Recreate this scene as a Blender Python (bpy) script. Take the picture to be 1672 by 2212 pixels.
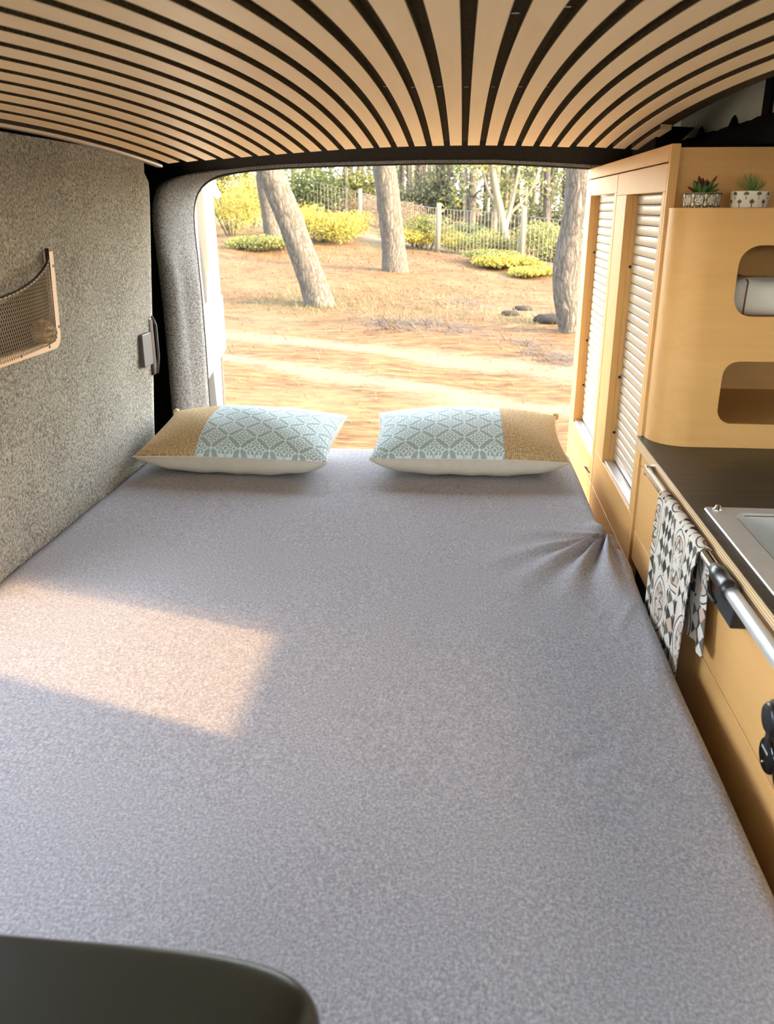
import bpy, math, random
import numpy as np
from mathutils import Vector
random.seed(7); RNG = np.random.default_rng(7)
sc = bpy.context.scene
for o in list(bpy.data.objects): bpy.data.objects.remove(o)
COL = sc.collection
EYE = 1.23                       # eye height above the van floor; everything is built relative to eye level, lifted at the end

# ------------------------------------------------------------------ camera
F_PX = 1800.0
cd = bpy.data.cameras.new('camera'); cam = bpy.data.objects.new('camera', cd); COL.objects.link(cam)
cd.sensor_fit = 'VERTICAL'; cd.sensor_height = 36.0; cd.lens = F_PX * 36.0 / 2212.0
cd.clip_start = 0.02; cd.clip_end = 500
pitch = math.atan2(1106 - 450, F_PX); yaw = math.atan2(164, math.hypot(656, F_PX))
cam.rotation_euler = (math.pi / 2 - pitch, 0, yaw)
cam.location = (0, 0, EYE)
cd.dof.use_dof = True; cd.dof.focus_distance = 2.0; cd.dof.aperture_fstop = 9.0
sc.camera = cam
# ------------------------------------------------------------------ world, sun, exposure
SUN_EL = math.radians(24.0)
SUN_TRAVEL = Vector((-0.953 * math.cos(SUN_EL), 0.303 * math.cos(SUN_EL), -math.sin(SUN_EL)))
w = bpy.data.worlds.new('world'); sc.world = w; w.use_nodes = True
nt = w.node_tree; nt.nodes.clear()
sky = nt.nodes.new('ShaderNodeTexSky'); sky.sky_type = 'NISHITA'; sky.sun_disc = False
sky.sun_elevation = SUN_EL; sky.sun_rotation = math.atan2(0.953, -0.303); sky.dust_density = 3.0; sky.air_density = 1.0
sg = nt.nodes.new('ShaderNodeMixRGB'); sg.inputs[0].default_value = 0.70
sg.inputs[2].default_value = (0.30, 0.282, 0.25, 1)
mul = nt.nodes.new('ShaderNodeMixRGB'); mul.blend_type = 'MULTIPLY'; mul.inputs[0].default_value = 1
mul.inputs[2].default_value = (1, 1, 1, 1)
bg = nt.nodes.new('ShaderNodeBackground'); bg.inputs[1].default_value = 6.6
wo = nt.nodes.new('ShaderNodeOutputWorld')
skm = nt.nodes.new('ShaderNodeMixRGB'); skm.blend_type = 'MULTIPLY'; skm.inputs[0].default_value = 1
skm.inputs[2].default_value = (0.28, 0.28, 0.28, 1)
nt.links.new(sky.outputs[0], skm.inputs[1]); nt.links.new(skm.outputs[0], sg.inputs[1])
nt.links.new(sg.outputs[0], bg.inputs[0]); nt.links.new(bg.outputs[0], wo.inputs[0])
sd = bpy.data.lights.new('sun', 'SUN'); sd.energy = 5.5; sd.angle = math.radians(1.0); sd.color = (1.0, 0.83, 0.60)
sun = bpy.data.objects.new('sun', sd); COL.objects.link(sun)
sun.rotation_euler = SUN_TRAVEL.to_track_quat('-Z', 'Y').to_euler(); sun.location = (20, -6, 12)
vs = sc.view_settings; vs.view_transform = 'Standard'; vs.look = 'None'; vs.gamma = 1; vs.use_curve_mapping = False
vs.exposure = 2.92

# ------------------------------------------------------------------ materials
MATS = {}
class N:
    """small node-tree helper"""
    def __init__(s, name, rough=0.6, spec=0.3, metal=0.0):
        s.m = bpy.data.materials.new(name); s.m.use_nodes = True; MATS[name] = s.m
        s.t = s.m.node_tree; s.b = s.t.nodes['Principled BSDF']
        s.b.inputs['Roughness'].default_value = rough; s.b.inputs['Metallic'].default_value = metal
        s.b.inputs['Specular IOR Level'].default_value = spec
    def n(s, t, **k):
        x = s.t.nodes.new(t)
        for a, v in k.items(): setattr(x, a, v)
        return x
    def l(s, a, b): s.t.links.new(a, b)
    def coord(s, scale=(1, 1, 1), rot=(0, 0, 0), kind='Object'):
        tc = s.n('ShaderNodeTexCoord'); mp = s.n('ShaderNodeMapping')
        mp.inputs['Scale'].default_value = scale; mp.inputs['Rotation'].default_value = rot
        s.l(tc.outputs[kind], mp.inputs[0]); return mp.outputs[0]
    def noise(s, vec, scale, detail=3, rough=0.6, dist=0.0):
        x = s.n('ShaderNodeTexNoise'); s.l(vec, x.inputs['Vector'])
        x.inputs['Scale'].default_value = scale; x.inputs['Detail'].default_value = detail
        x.inputs['Roughness'].default_value = rough; x.inputs['Distortion'].default_value = dist
        return x.outputs['Fac']
    def ramp(s, fac, stops, interp='LINEAR'):
        r = s.n('ShaderNodeValToRGB'); cr = r.color_ramp; cr.interpolation = interp
        while len(cr.elements) < len(stops): cr.elements.new(0.5)
        for e, (p, c) in zip(cr.elements, stops): e.position = p; e.color = (*c, 1) if len(c) == 3 else c
        s.l(fac, r.inputs[0]); return r.outputs[0]
    def mix(s, fac, a, b, mode='MIX'):
        x = s.n('ShaderNodeMixRGB', blend_type=mode)
        for i, v in ((0, fac), (1, a), (2, b)):
            if isinstance(v, (int, float)): x.inputs[i].default_value = v
            elif isinstance(v, tuple): x.inputs[i].default_value = (*v, 1)
            else: s.l(v, x.inputs[i])
        return x.outputs[0]
    def math(s, op, a, b=0.0):
        x = s.n('ShaderNodeMath', operation=op)
        for i, v in ((0, a), (1, b)):
            if isinstance(v, (int, float)): x.inputs[i].default_value = v
            else: s.l(v, x.inputs[i])
        return x.outputs[0]
    def color(s, c):
        if isinstance(c, tuple): s.b.inputs['Base Color'].default_value = (*c, 1)
        else: s.l(c, s.b.inputs['Base Color'])
    def bump(s, h, strength=0.3, dist=0.002):
        x = s.n('ShaderNodeBump'); x.inputs['Strength'].default_value = strength; x.inputs['Distance'].default_value = dist
        s.l(h, x.inputs['Height']); s.l(x.outputs[0], s.b.inputs['Normal'])

def plain(name, c, rough=0.6, spec=0.3, metal=0.0):
    m = N(name, rough, spec, metal)
    v = m.coord(); f = m.noise(v, 40, 2)
    m.color(m.mix(f, tuple(x * 0.9 for x in c), tuple(min(1, x * 1.08) for x in c)))
    return m

def wood(name, c1, c2, grain_axis, rough=0.45, spec=0.3, fine=1.0):
    m = N(name, rough, spec)
    sc_ = [60.0, 60.0, 60.0]; sc_[grain_axis] = 2.5
    v = m.coord(tuple(x * fine for x in sc_)); f = m.noise(v, 1.0, 4, 0.62, 0.6)
    sc2 = [9.0, 9.0, 9.0]; sc2[grain_axis] = 1.1
    g = m.noise(m.coord(tuple(sc2)), 1.0, 3, 0.55, 1.2)
    a = m.mix(f, c1, c2); b = m.mix(m.ramp(g, [(0.35, (0, 0, 0)), (0.65, (1, 1, 1))]), a, c2)
    m.color(m.mix(0.4, a, b)); m.bump(f, 0.08, 0.001)
    return m

wood('birch', (0.62, 0.325, 0.10), (0.74, 0.425, 0.15), 2)
wood('birch_across', (0.62, 0.325, 0.10), (0.74, 0.425, 0.15), 0)
wood('birch_along', (0.62, 0.325, 0.10), (0.74, 0.425, 0.15), 1)
wood('oak_slat', (0.82, 0.56, 0.29), (0.94, 0.71, 0.43), 1, 0.5, 0.25)
wood('pocket_wood', (0.74, 0.52, 0.32), (0.80, 0.60, 0.40), 1, 0.5)
m = N('ply_edge', 0.5, 0.3)
v = m.coord(); sx = m.n('ShaderNodeSeparateXYZ'); m.l(v, sx.inputs[0])
band = m.math('FRACT', m.math('MULTIPLY', sx.outputs[2], 210.0))
m.color(m.mix(m.ramp(band, [(0.0, (0, 0, 0)), (0.45, (0, 0, 0)), (0.55, (1, 1, 1)), (0.95, (1, 1, 1)), (1, (0, 0, 0))]), (0.42, 0.25, 0.11), (0.80, 0.60, 0.36)))
m = N('felt', 0.95, 0.05)
f = m.noise(m.coord(), 260, 3, 0.8); m.color(m.ramp(f, [(0.3, (0.022, 0.014, 0.006)), (0.7, (0.12, 0.085, 0.042))])); m.bump(f, 0.5, 0.003)
def carpet(name, d, l):
    m = N(name, 0.97, 0.03)
    f = m.noise(m.coord(), 165, 3, 0.8); g = m.noise(m.coord(), 6, 2)
    c = m.ramp(f, [(0.34, d), (0.5, tuple((a + b) / 2 for a, b in zip(d, l))), (0.66, l)])
    m.color(m.mix(0.25, c, m.mix(g, d, l))); m.bump(f, 0.7, 0.004)
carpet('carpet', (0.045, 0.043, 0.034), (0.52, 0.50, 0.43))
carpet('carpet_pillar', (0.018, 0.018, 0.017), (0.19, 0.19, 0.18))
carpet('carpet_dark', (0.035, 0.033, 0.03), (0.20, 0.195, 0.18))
carpet('carpet_shaded', (0.004, 0.004, 0.004), (0.020, 0.017, 0.014))  # near-black carpet: depth shade of recess and header put into the colour
m = N('sheet', 0.95, 0.05); v = m.coord()
f = m.noise(v, 260, 4, 0.8); g = m.noise(m.coord((500, 140, 300)), 1.0, 2, 0.6)
c = m.ramp(f, [(0.30, (0.140, 0.139, 0.150)), (0.5, (0.325, 0.322, 0.342)), (0.70, (0.61, 0.61, 0.635))])
m.color(m.mix(0.35, c, m.ramp(g, [(0.3, (0.20, 0.198, 0.215)), (0.7, (0.50, 0.498, 0.52))]))); m.bump(f, 0.35, 0.0015)
for nm, r in (('print_cloth', 0.9), ('print_towel', 0.9), ('print_pot', 0.12)):
    m = N(nm, r, 0.5 if r < 0.5 else 0.1); a = m.n('ShaderNodeVertexColor', layer_name='print')
    f = m.noise(m.coord(), 500, 2); m.color(m.mix(0.12 if r > .5 else 0.0, a.outputs[0], m.mix(f, (0.2, 0.2, 0.2), (0.9, 0.9, 0.88)), 'OVERLAY'))
    if r > .5: m.bump(f, 0.2, 0.001)
m = N('burlap', 0.95, 0.05)
uv = m.coord((1, 1, 1), kind='UV'); sx = m.n('ShaderNodeSeparateXYZ'); m.l(uv, sx.inputs[0])
cu = m.math('MULTIPLY', sx.outputs[0], 185.0); tri = m.math('ABSOLUTE', m.math('SUBTRACT', m.math('FRACT', cu), 0.5))
cv = m.math('ADD', m.math('MULTIPLY', sx.outputs[1], 270.0), m.math('MULTIPLY', tri, 1.6))
st = m.math('ABSOLUTE', m.math('SUBTRACT', m.math('FRACT', cv), 0.5))
h = m.math('MULTIPLY', m.math('SUBTRACT', 0.5, st), m.math('ADD', tri, 0.25))
nz = m.noise(uv, 160, 3, 0.7)
h2 = m.math('ADD', m.math('MULTIPLY', h, 1.6), m.math('MULTIPLY', m.math('SUBTRACT', nz, 0.5), 0.9))
m.color(m.ramp(h2, [(0.0, (0.27, 0.17, 0.07)), (0.22, (0.56, 0.40, 0.20)), (0.5, (0.82, 0.68, 0.46))])); m.bump(h, 0.8, 0.003)
plain('cream_cloth', (0.70, 0.64, 0.52), 0.9, 0.1)
plain('shutter', (0.54, 0.45, 0.325), 0.32, 0.5)
plain('steel', (0.60, 0.60, 0.58), 0.38, 0.5, 0.4)
plain('chrome', (0.78, 0.77, 0.75), 0.12, 0.5, 1.0)
plain('aluminium', (0.60, 0.56, 0.50), 0.4, 0.5, 0.8)
plain('black_plastic', (0.016, 0.016, 0.017), 0.35, 0.5)
plain('black_gloss', (0.008, 0.008, 0.009), 0.08, 0.6)
plain('grey_plastic', (0.085, 0.082, 0.075), 0.5, 0.4)
plain('foam', (0.008, 0.008, 0.010), 0.95, 0.1)
plain('white_paint', (0.72, 0.72, 0.66), 0.25, 0.5)
plain('van_metal', (0.62, 0.62, 0.52), 0.5, 0.4)
plain('white_bag', (0.72, 0.68, 0.62), 0.8, 0.2)
plain('brown_strap', (0.22, 0.09, 0.03), 0.6, 0.3)
plain('screw', (0.02, 0.015, 0.012), 0.4, 0.4)
plain('white_print', (0.6, 0.6, 0.6), 0.5, 0.3)
plain('red_cord', (0.10, 0.02, 0.015), 0.6)
plain('soil', (0.06, 0.03, 0.015), 0.95)
plain('floor', (0.10, 0.085, 0.07), 0.6)
plain('door_grey', (0.030, 0.029, 0.026), 0.7, 0.05)
plain('net', (0.30, 0.25, 0.18), 0.7, 0.2)
plain('pocket_shade', (0.035, 0.028, 0.018), 0.9, 0.1)
plain('net_band', (0.025, 0.014, 0.010), 0.8, 0.2)
m = N('laminate', 0.42, 0.4); f = m.noise(m.coord((6, 60, 6)), 1.0, 4, 0.6)
m.color(m.ramp(f, [(0.3, (0.034, 0.027, 0.018)), (0.7, (0.062, 0.050, 0.034))]))
m = N('leather', 0.32, 0.5); f = m.noise(m.coord(), 220, 3); m.color((0.020, 0.020, 0.013)); m.bump(f, 0.12, 0.001)
m = N('door_glass', 0.7, 0.05); m.color((0.026, 0.023, 0.018))
plain('succulent', (0.085, 0.17, 0.035), 0.5, 0.3)
plain('succulent_tip', (0.10, 0.03, 0.025), 0.5, 0.3)
plain('spiky_leaf', (0.22, 0.34, 0.10), 0.5, 0.3)
m = N('straw_ball', 0.9, 0.1); f = m.noise(m.coord((30, 30, 260)), 1.0, 3)
m.color(m.ramp(f, [(0.35, (0.16, 0.10, 0.05)), (0.65, (0.75, 0.58, 0.36))]))
# outdoor
OD = 0.56
def od(c): return tuple(x * OD for x in c)
m = N('ground', 0.95, 0.05); v = m.coord()
n1 = m.noise(v, 0.45, 4, 0.6); n2 = m.noise(m.coord((3.0, 9.0, 3.0), (0, 0, -0.55)), 1.0, 5, 0.75); n3 = m.noise(v, 14, 3, 0.8)
base = m.ramp(n2, [(0.34, (0.024, 0.011, 0.004)), (0.48, (0.066, 0.033, 0.011)), (0.68, (0.108, 0.067, 0.027))])
base = m.mix(m.ramp(n1, [(0.52, (0, 0, 0)), (0.68, (0.55, 0.55, 0.55))]), base, (0.075, 0.068, 0.033))
base = m.mix(m.ramp(n3, [(0.30, (0.75, 0.75, 0.75)), (0.42, (0, 0, 0))]), base, (0.05, 0.034, 0.022))
sx = m.n('ShaderNodeSeparateXYZ'); m.l(v, sx.inputs[0])
s_ = m.math('ADD', m.math('ADD', sx.outputs[1], m.math('MULTIPLY', sx.outputs[0], 0.60)), m.math('MULTIPLY', m.math('SUBTRACT', n1, 0.5), 1.3))
def bandmask(c, wd):
    d = m.math('ABSOLUTE', m.math('SUBTRACT', s_, c))
    return m.math('SUBTRACT', 1.0, m.math('MINIMUM', m.math('DIVIDE', d, wd), 1.0))
tr = m.math('MAXIMUM', m.math('MAXIMUM', bandmask(10.5, 0.75), bandmask(8.5, 0.6)), m.math('MULTIPLY', bandmask(30.0, 4.0), 0.9))
tr = m.math('MULTIPLY', m.math('MULTIPLY', tr, 1.9), m.math('ADD', -0.05, m.math('MULTIPLY', m.math('ADD', n2, n3), 0.75)))
n5 = m.noise(v, 1.6, 3, 0.7); tr = m.math('MULTIPLY', tr, m.math('ADD', 0.35, n5))
m.color(m.mix(1.0, m.mix(m.ramp(tr, [(0.25, (0, 0, 0)), (0.9, (1, 1, 1))]), base, m.mix(n3, (0.062, 0.045, 0.027), (0.112, 0.088, 0.056))), (OD, OD, OD), 'MULTIPLY')); m.bump(n2, 0.5, 0.05)
def bark(name, dk, lt, sc_):
    dk, lt = od(dk), od(lt)
    m = N(name, 0.95, 0.05); v = m.coord((sc_, sc_, sc_ * 0.20))
    nn = m.math('MULTIPLY', m.noise(v, 1.3, 4, 0.7), 2.2); vo = m.n('ShaderNodeTexVoronoi', feature='DISTANCE_TO_EDGE'); vo.inputs['Scale'].default_value = 1.0
    va = m.n('ShaderNodeVectorMath', operation='ADD'); m.l(v, va.inputs[0]); 
    cb = m.n('ShaderNodeCombineXYZ'); m.l(nn, cb.inputs[0]); m.l(nn, cb.inputs[1]); m.l(cb.outputs[0], va.inputs[1])
    m.l(va.outputs[0], vo.inputs['Vector'])
    c = m.ramp(vo.outputs['Distance'], [(0.0, dk), (0.06, tuple(a * .4 + b * .6 for a, b in zip(dk, lt))), (0.20, lt)])
    m.color(m.mix(0.45, c, m.mix(m.noise(v, 3.0, 4, 0.7), dk, lt))); m.bump(vo.outputs['Distance'], 1.0, 0.06)
bark('bark', (0.013, 0.010, 0.008), (0.108, 0.092, 0.072), 15.0)
bark('bark_far', (0.026, 0.022, 0.017), (0.085, 0.072, 0.056), 9.0)
plain('pale_wood', od((0.10, 0.08, 0.043)), 0.8)
plain('fence_wood', od((0.115, 0.098, 0.058)), 0.8)
plain('wire', od((0.085, 0.073, 0.05)), 0.6)
def leaf(name, c1, c2):
    c1, c2 = od(c1), od(c2)
    m = N(name, 0.7, 0.2); f = m.noise(m.coord(), 3.0, 3); c = m.mix(f, c1, c2); m.color(c)
    tr = m.n('ShaderNodeBsdfTranslucent'); m.l(c, tr.inputs[0]); mx = m.n('ShaderNodeMixShader'); mx.inputs[0].default_value = 0.4
    m.l(m.b.outputs[0], mx.inputs[1]); m.l(tr.outputs[0], mx.inputs[2]); m.l(mx.outputs[0], m.t.nodes['Material Output'].inputs[0])
leaf('leaf_yellow', (0.14, 0.115, 0.014), (0.24, 0.20, 0.032))
leaf('leaf_green', (0.035, 0.05, 0.014), (0.085, 0.10, 0.03))
leaf('leaf_lime', (0.085, 0.092, 0.02), (0.155, 0.15, 0.04))
leaf('leaf_dry', (0.085, 0.05, 0.02), (0.14, 0.092, 0.04))
leaf('leaf_far', (0.055, 0.062, 0.03), (0.11, 0.11, 0.055))
leaf('grass', (0.075, 0.068, 0.028), (0.135, 0.105, 0.048))
plain('stone', (0.012, 0.0105, 0.009), 0.95, 0.05)
plain('twig', od((0.022, 0.017, 0.012)), 0.9)

# ------------------------------------------------------------------ mesh helpers
class MB:
    def __init__(s): s.v = []; s.f = []
    def add(s, vs, fs):
        k = len(s.v); s.v.extend([tuple(p) for p in vs]); s.f.extend([tuple(i + k for i in q) for q in fs]); return s
    def box(s, x0, x1, y0, y1, z0, z1):
        if x0 > x1: x0, x1 = x1, x0
        if y0 > y1: y0, y1 = y1, y0
        if z0 > z1: z0, z1 = z1, z0
        return s.add([(x0, y0, z0), (x1, y0, z0), (x1, y1, z0), (x0, y1, z0), (x0, y0, z1), (x1, y0, z1), (x1, y1, z1), (x0, y1, z1)],
                     [(0, 3, 2, 1), (4, 5, 6, 7), (0, 1, 5, 4), (1, 2, 6, 5), (2, 3, 7, 6), (3, 0, 4, 7)])
    def tube(s, pts, rad, n=10, cap=True, closed=False):
        pts = [Vector(p) for p in pts]; m = len(pts)
        rad = rad if hasattr(rad, '__len__') else [rad] * m
        T = []
        for i in range(m):
            a = pts[(i - 1) % m] if (closed or i > 0) else pts[i]; b = pts[(i + 1) % m] if (closed or i < m - 1) else pts[i]
            T.append((b - a).normalized())
        ref = Vector((0, 0, 1)) if abs(T[0].z) < 0.9 else Vector((1, 0, 0))
        u = T[0].cross(ref).normalized(); vs = []
        for i in range(m):
            u = (u - T[i] * u.dot(T[i])); u = u.normalized() if u.length > 1e-6 else T[i].orthogonal().normalized()
            w_ = T[i].cross(u)
            for k in range(n):
                a = 2 * math.pi * k / n; vs.append(pts[i] + (u * math.cos(a) + w_ * math.sin(a)) * rad[i])
        fs = []
        for i in range(m if closed else m - 1):
            j = (i + 1) % m
            for k in range(n): fs.append((i * n + k, i * n + (k + 1) % n, j * n + (k + 1) % n, j * n + k))
        if cap and not closed: fs.append(tuple(range(n))[::-1]); fs.append(tuple((m - 1) * n + k for k in range(n)))
        return s.add(vs, fs)
    def lathe(s, prof, n=32, c=(0, 0, 0), axis='z'):
        vs = []; m = len(prof)
        for r, h in prof:
            for k in range(n):
                a = 2 * math.pi * k / n; p = (r * math.cos(a), r * math.sin(a), h)
                if axis == 'x': p = (h, r * math.cos(a), r * math.sin(a))
                if axis == 'y': p = (r * math.sin(a), h, r * math.cos(a))
                vs.append((p[0] + c[0], p[1] + c[1], p[2] + c[2]))
        fs = [(i * n + k, i * n + (k + 1) % n, (i + 1) * n + (k + 1) % n, (i + 1) * n + k) for i in range(m - 1) for k in range(n)]
        fs.append(tuple(range(n))[::-1]); fs.append(tuple((m - 1) * n + k for k in range(n)))
        return s.add(vs, fs)
    def prism(s, loop, d0, d1, axis):
        """extrude a planar polygon loop (a,b) between d0 and d1 along axis"""
        def P(a, b, d): return {'x': (d, a, b), 'y': (a, d, b), 'z': (a, b, d)}[axis]
        n = len(loop); vs = [P(a, b, d0) for a, b in loop] + [P(a, b, d1) for a, b in loop]
        fs = [tuple(range(n))[::-1], tuple(range(n, 2 * n))] + [(i, (i + 1) % n, n + (i + 1) % n, n + i) for i in range(n)]
        return s.add(vs, fs)
    def grid(s, P, wrap=False):
        """P: array (m,n,3)"""
        m_, n_ = P.shape[:2]; k = len(s.v); s.v.extend(map(tuple, P.reshape(-1, 3).tolist()))
        for i in range(m_ - 1):
            for j in range(n_ if wrap else n_ - 1):
                j2 = (j + 1) % n_
                s.f.append((k + i * n_ + j, k + (i + 1) * n_ + j, k + (i + 1) * n_ + j2, k + i * n_ + j2))
        return s
    def build(s, name, mat, parent=None, smooth=False, bevel=0.0, recalc=True, colors=None, uv=None, kind=None):
        me = bpy.data.meshes.new(name); V = np.array(s.v, dtype=np.float64)
        if parent is not None:
            off = np.array(parent.location) if parent.parent is None else np.array(parent.parent.location) + np.array(parent.location)
        else:
            off = np.array([(V[:, 0].min() + V[:, 0].max()) / 2, (V[:, 1].min() + V[:, 1].max()) / 2, V[:, 2].min()])
        me.from_pydata((V - off).tolist(), [], s.f); me.update()
        if recalc:
            import bmesh
            bm = bmesh.new(); bm.from_mesh(me); bmesh.ops.recalc_face_normals(bm, faces=bm.faces); bm.to_mesh(me); bm.free()
        if smooth: me.shade_smooth()
        if colors is not None:
            ca = me.color_attributes.new('print', 'FLOAT_COLOR', 'POINT'); ca.data.foreach_set('color', np.ascontiguousarray(colors, dtype=np.float32).ravel())
        if uv is not None:
            ul = me.uv_layers.new(name='UVMap'); li = np.empty(len(me.loops), dtype=np.int32); me.loops.foreach_get('vertex_index', li)
            ul.data.foreach_set('uv', np.ascontiguousarray(uv[li], dtype=np.float32).ravel())
        me.materials.append(MATS[mat]); o = bpy.data.objects.new(name, me); COL.objects.link(o)
        if parent is not None: o.parent = parent
        else: o.location = off
        if bevel > 0:
            b = o.modifiers.new('bevel', 'BEVEL'); b.width = bevel; b.segments = 2; b.limit_method = 'ANGLE'; b.angle_limit = 0.6
            me.shade_smooth(); 
            wn = o.modifiers.new('wn', 'WEIGHTED_NORMAL')
        if kind: o['kind'] = kind
        return o
def tag(o, label, cat, group=None):
    o['label'] = label; o['category'] = cat
    if group: o['group'] = group
    return o
def thing(name, loc, label, cat, group=None):
    o = bpy.data.objects.new(name, None); COL.objects.link(o); o.location = loc; o.empty_display_size = 0.05
    return tag(o, label, cat, group)
def struct(o): o['kind'] = 'structure'; return o
def place(o, data_obj, parent, loc):
    """copy of data_obj (sharing its mesh) under parent"""
    c = data_obj.copy(); COL.objects.link(c); c.parent = parent; c.location = loc; return c
def rrect(a0, a1, b0, b1, r, n=6):
    pts = []
    for ca, cb, s0 in ((a1 - r, b1 - r, 0), (a0 + r, b1 - r, 90), (a0 + r, b0 + r, 180), (a1 - r, b0 + r, 270)):
        for k in range(n + 1):
            t = math.radians(s0 + 90 * k / n); pts.append((ca + r * math.cos(t), cb + r * math.sin(t)))
    return pts
def ss(a, b, x): t = np.clip((x - a) / (b - a), 0, 1); return t * t * (3 - 2 * t)

# ================================================================== VAN SHELL
XL, XR, YR = -1.15, 0.88, 2.97
FLOOR = -1.23; ROOF = 0.33
struct(MB().box(XL, XR, -1.6, YR, FLOOR - 0.05, FLOOR).build('floor', 'floor'))
struct(MB().box(XL, XR, -1.6, YR + 0.02, ROOF, ROOF + 0.04).build('roof', 'white_paint'))
# outer left side: closed rear quarter, closed sliding door with window opening added for interior light, cab door with open window
b = MB(); b.box(XL - 0.03, XL, 1.33, YR, FLOOR, ROOF).box(XL - 0.03, XL, -0.35, 1.33, 0.16, ROOF).box(XL - 0.03, XL, -0.35, 0.45, FLOOR, 0.16).box(XL - 0.03, XL, 0.45, 1.33, FLOOR, -0.27)
b.box(XL - 0.03, XL, -1.6, -0.35, FLOOR, -0.32).box(XL - 0.03, XL, -1.6, -0.35, 0.16, ROOF).box(XL - 0.03, XL, -1.6, -1.3, -0.32, 0.16)
body_l = struct(b.build('wall_left_outer', 'white_paint'))
# outer right side with the open cab window that lets the sun patch onto the bed
WY0, WY1, WZ0, WZ1 = 0.560, 0.897, -0.128, 0.145; WYM = 0.853
b = MB(); b.box(XR, XR + 0.03, WY1, YR, FLOOR, ROOF).box(XR, XR + 0.03, WY0, WY1, FLOOR, WZ0).box(XR, XR + 0.03, WY0, WY1, WZ1, ROOF).box(XR, XR + 0.03, -1.6, WY0, FLOOR, ROOF)
struct(b.build('wall_right', 'white_paint'))
m = N('tinted_glass', 0.05, 0.5); tb = m.n('ShaderNodeBsdfTransparent'); tb.inputs[0].default_value = (0.54, 0.46, 0.36, 1); gb = m.n('ShaderNodeBsdfGlossy'); gb.inputs[1].default_value = 0.05
mx = m.n('ShaderNodeMixShader'); mx.inputs[0].default_value = 0.06; m.l(tb.outputs[0], mx.inputs[1]); m.l(gb.outputs[0], mx.inputs[2]); m.l(mx.outputs[0], m.t.nodes['Material Output'].inputs[0])
MATS['dark_tint'] = MATS['tinted_glass'].copy(); [setattr(nd.inputs[0], 'default_value', (0.27, 0.23, 0.18, 1)) for nd in MATS['dark_tint'].node_tree.nodes if nd.type == 'BSDF_TRANSPARENT']
win1 = struct(MB().box(XR + 0.012, XR + 0.016, WY0, WYM, WZ0, WZ1).build('window_1', 'tinted_glass'))
MB().box(XR + 0.012, XR + 0.016, WYM, WY1, WZ0, WZ1).build('dark_border', 'dark_tint', win1)
b = MB(); b.box(XL, XR, -1.63, -1.6, FLOOR, 0.06).box(XL, XR, -1.63, -1.6, 0.24, ROOF); struct(b.build('wall_front', 'grey_plastic'))

# ------------------------------------------------------------------ ceiling
CP = np.polyfit([0.2, 0.55, 0.87, 1.3, 1.70, 2.0, 2.3, 2.55, 2.75], [0.118, 0.152, 0.176, 0.197, 0.203, 0.197, 0.182, 0.164, 0.147], 4)
def ceil_z(x, y):
    z = np.where(np.asarray(y) < 0.8, np.maximum(np.polyval(CP, y), np.polyval(CP, 0.8) - 0.006), np.polyval(CP, y))
    return z - 0.055 * (x / 0.86) ** 2
def y_end(x): return 2.545 - 0.085 * max(0.0, (-x - 0.45) / 0.4) ** 2 * 0.9 - (0.0 if x < .3 else 0.02)
CX0, CX1 = -0.86, 0.475
ts = np.linspace(0, 1, 40); xs = np.linspace(CX0 - 0.01, CX1 + 0.01, 30)
P = np.array([[(x, -0.18 + (y_end(x) - 0.004 + 0.18) * t, ceil_z(x, -0.18 + (y_end(x) - 0.004 + 0.18) * t) + 0.012) for x in xs] for t in ts])
Q = P.copy(); Q[:, :, 2] += 0.02
ceiling = struct(MB().grid(P).grid(Q).build('ceiling', 'felt', smooth=True, recalc=False))
PITCH, SLW = 0.0494, 0.0325
k = -18
while True:
    xa = k * PITCH + PITCH / 2 - SLW / 2; xb = xa + SLW; k += 1
    if xa > CX1: break
    if xb < CX0 + 0.012: continue
    xa = max(xa, CX0); xb = min(xb, CX1 + 0.004)
    ye = y_end((xa + xb) / 2); yy = np.linspace(-0.15, ye, 40)
    if xb > CX1 - 0.02: yy = np.linspace(2.18, ye, 10)
    b = MB(); L = []
    for y in yy:
        za, zb = ceil_z(xa, y), ceil_z(xb, y); e = 0.0007
        L.append([(xa, y, za + 0.011), (xa, y, za + e), (xa + e, y, za), (xb - e, y, zb), (xb, y, zb + e), (xb, y, zb + 0.011)])
    b.grid(np.array(L)); n_ = len(L)
    b.f.append(tuple(range(6))); b.f.append(tuple((n_ - 1) * 6 + i for i in range(6)))
    so = b.build('slat', 'oak_slat', ceiling); so.data.materials.append(MATS['felt'])      # dark core board under the oak face
    for pg in so.data.polygons:
        if abs(pg.normal.x) > 0.9: pg.material_index = 1
# staples holding the felt
for (x, y) in [(0.0494, 1.02), (0.0988, 0.98), (-0.0988, 1.72), (-0.0494, 1.72), (0.0, 1.73), (0.0494, 1.73), (0.0988, 1.73), (0.1482, 1.73), (-0.1482, 1.7), (0.198, 1.05), (-0.346, 1.6), (-0.247, 1.9)]:
    z = float(ceil_z(x, y)) + 0.0105
    MB().tube([(x - 0.005, y, z + 0.003), (x - 0.004, y, z - 0.001), (x + 0.004, y, z - 0.001), (x + 0.005, y, z + 0.003)], 0.0007, 5).build('staple', 'chrome', ceiling)
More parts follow.
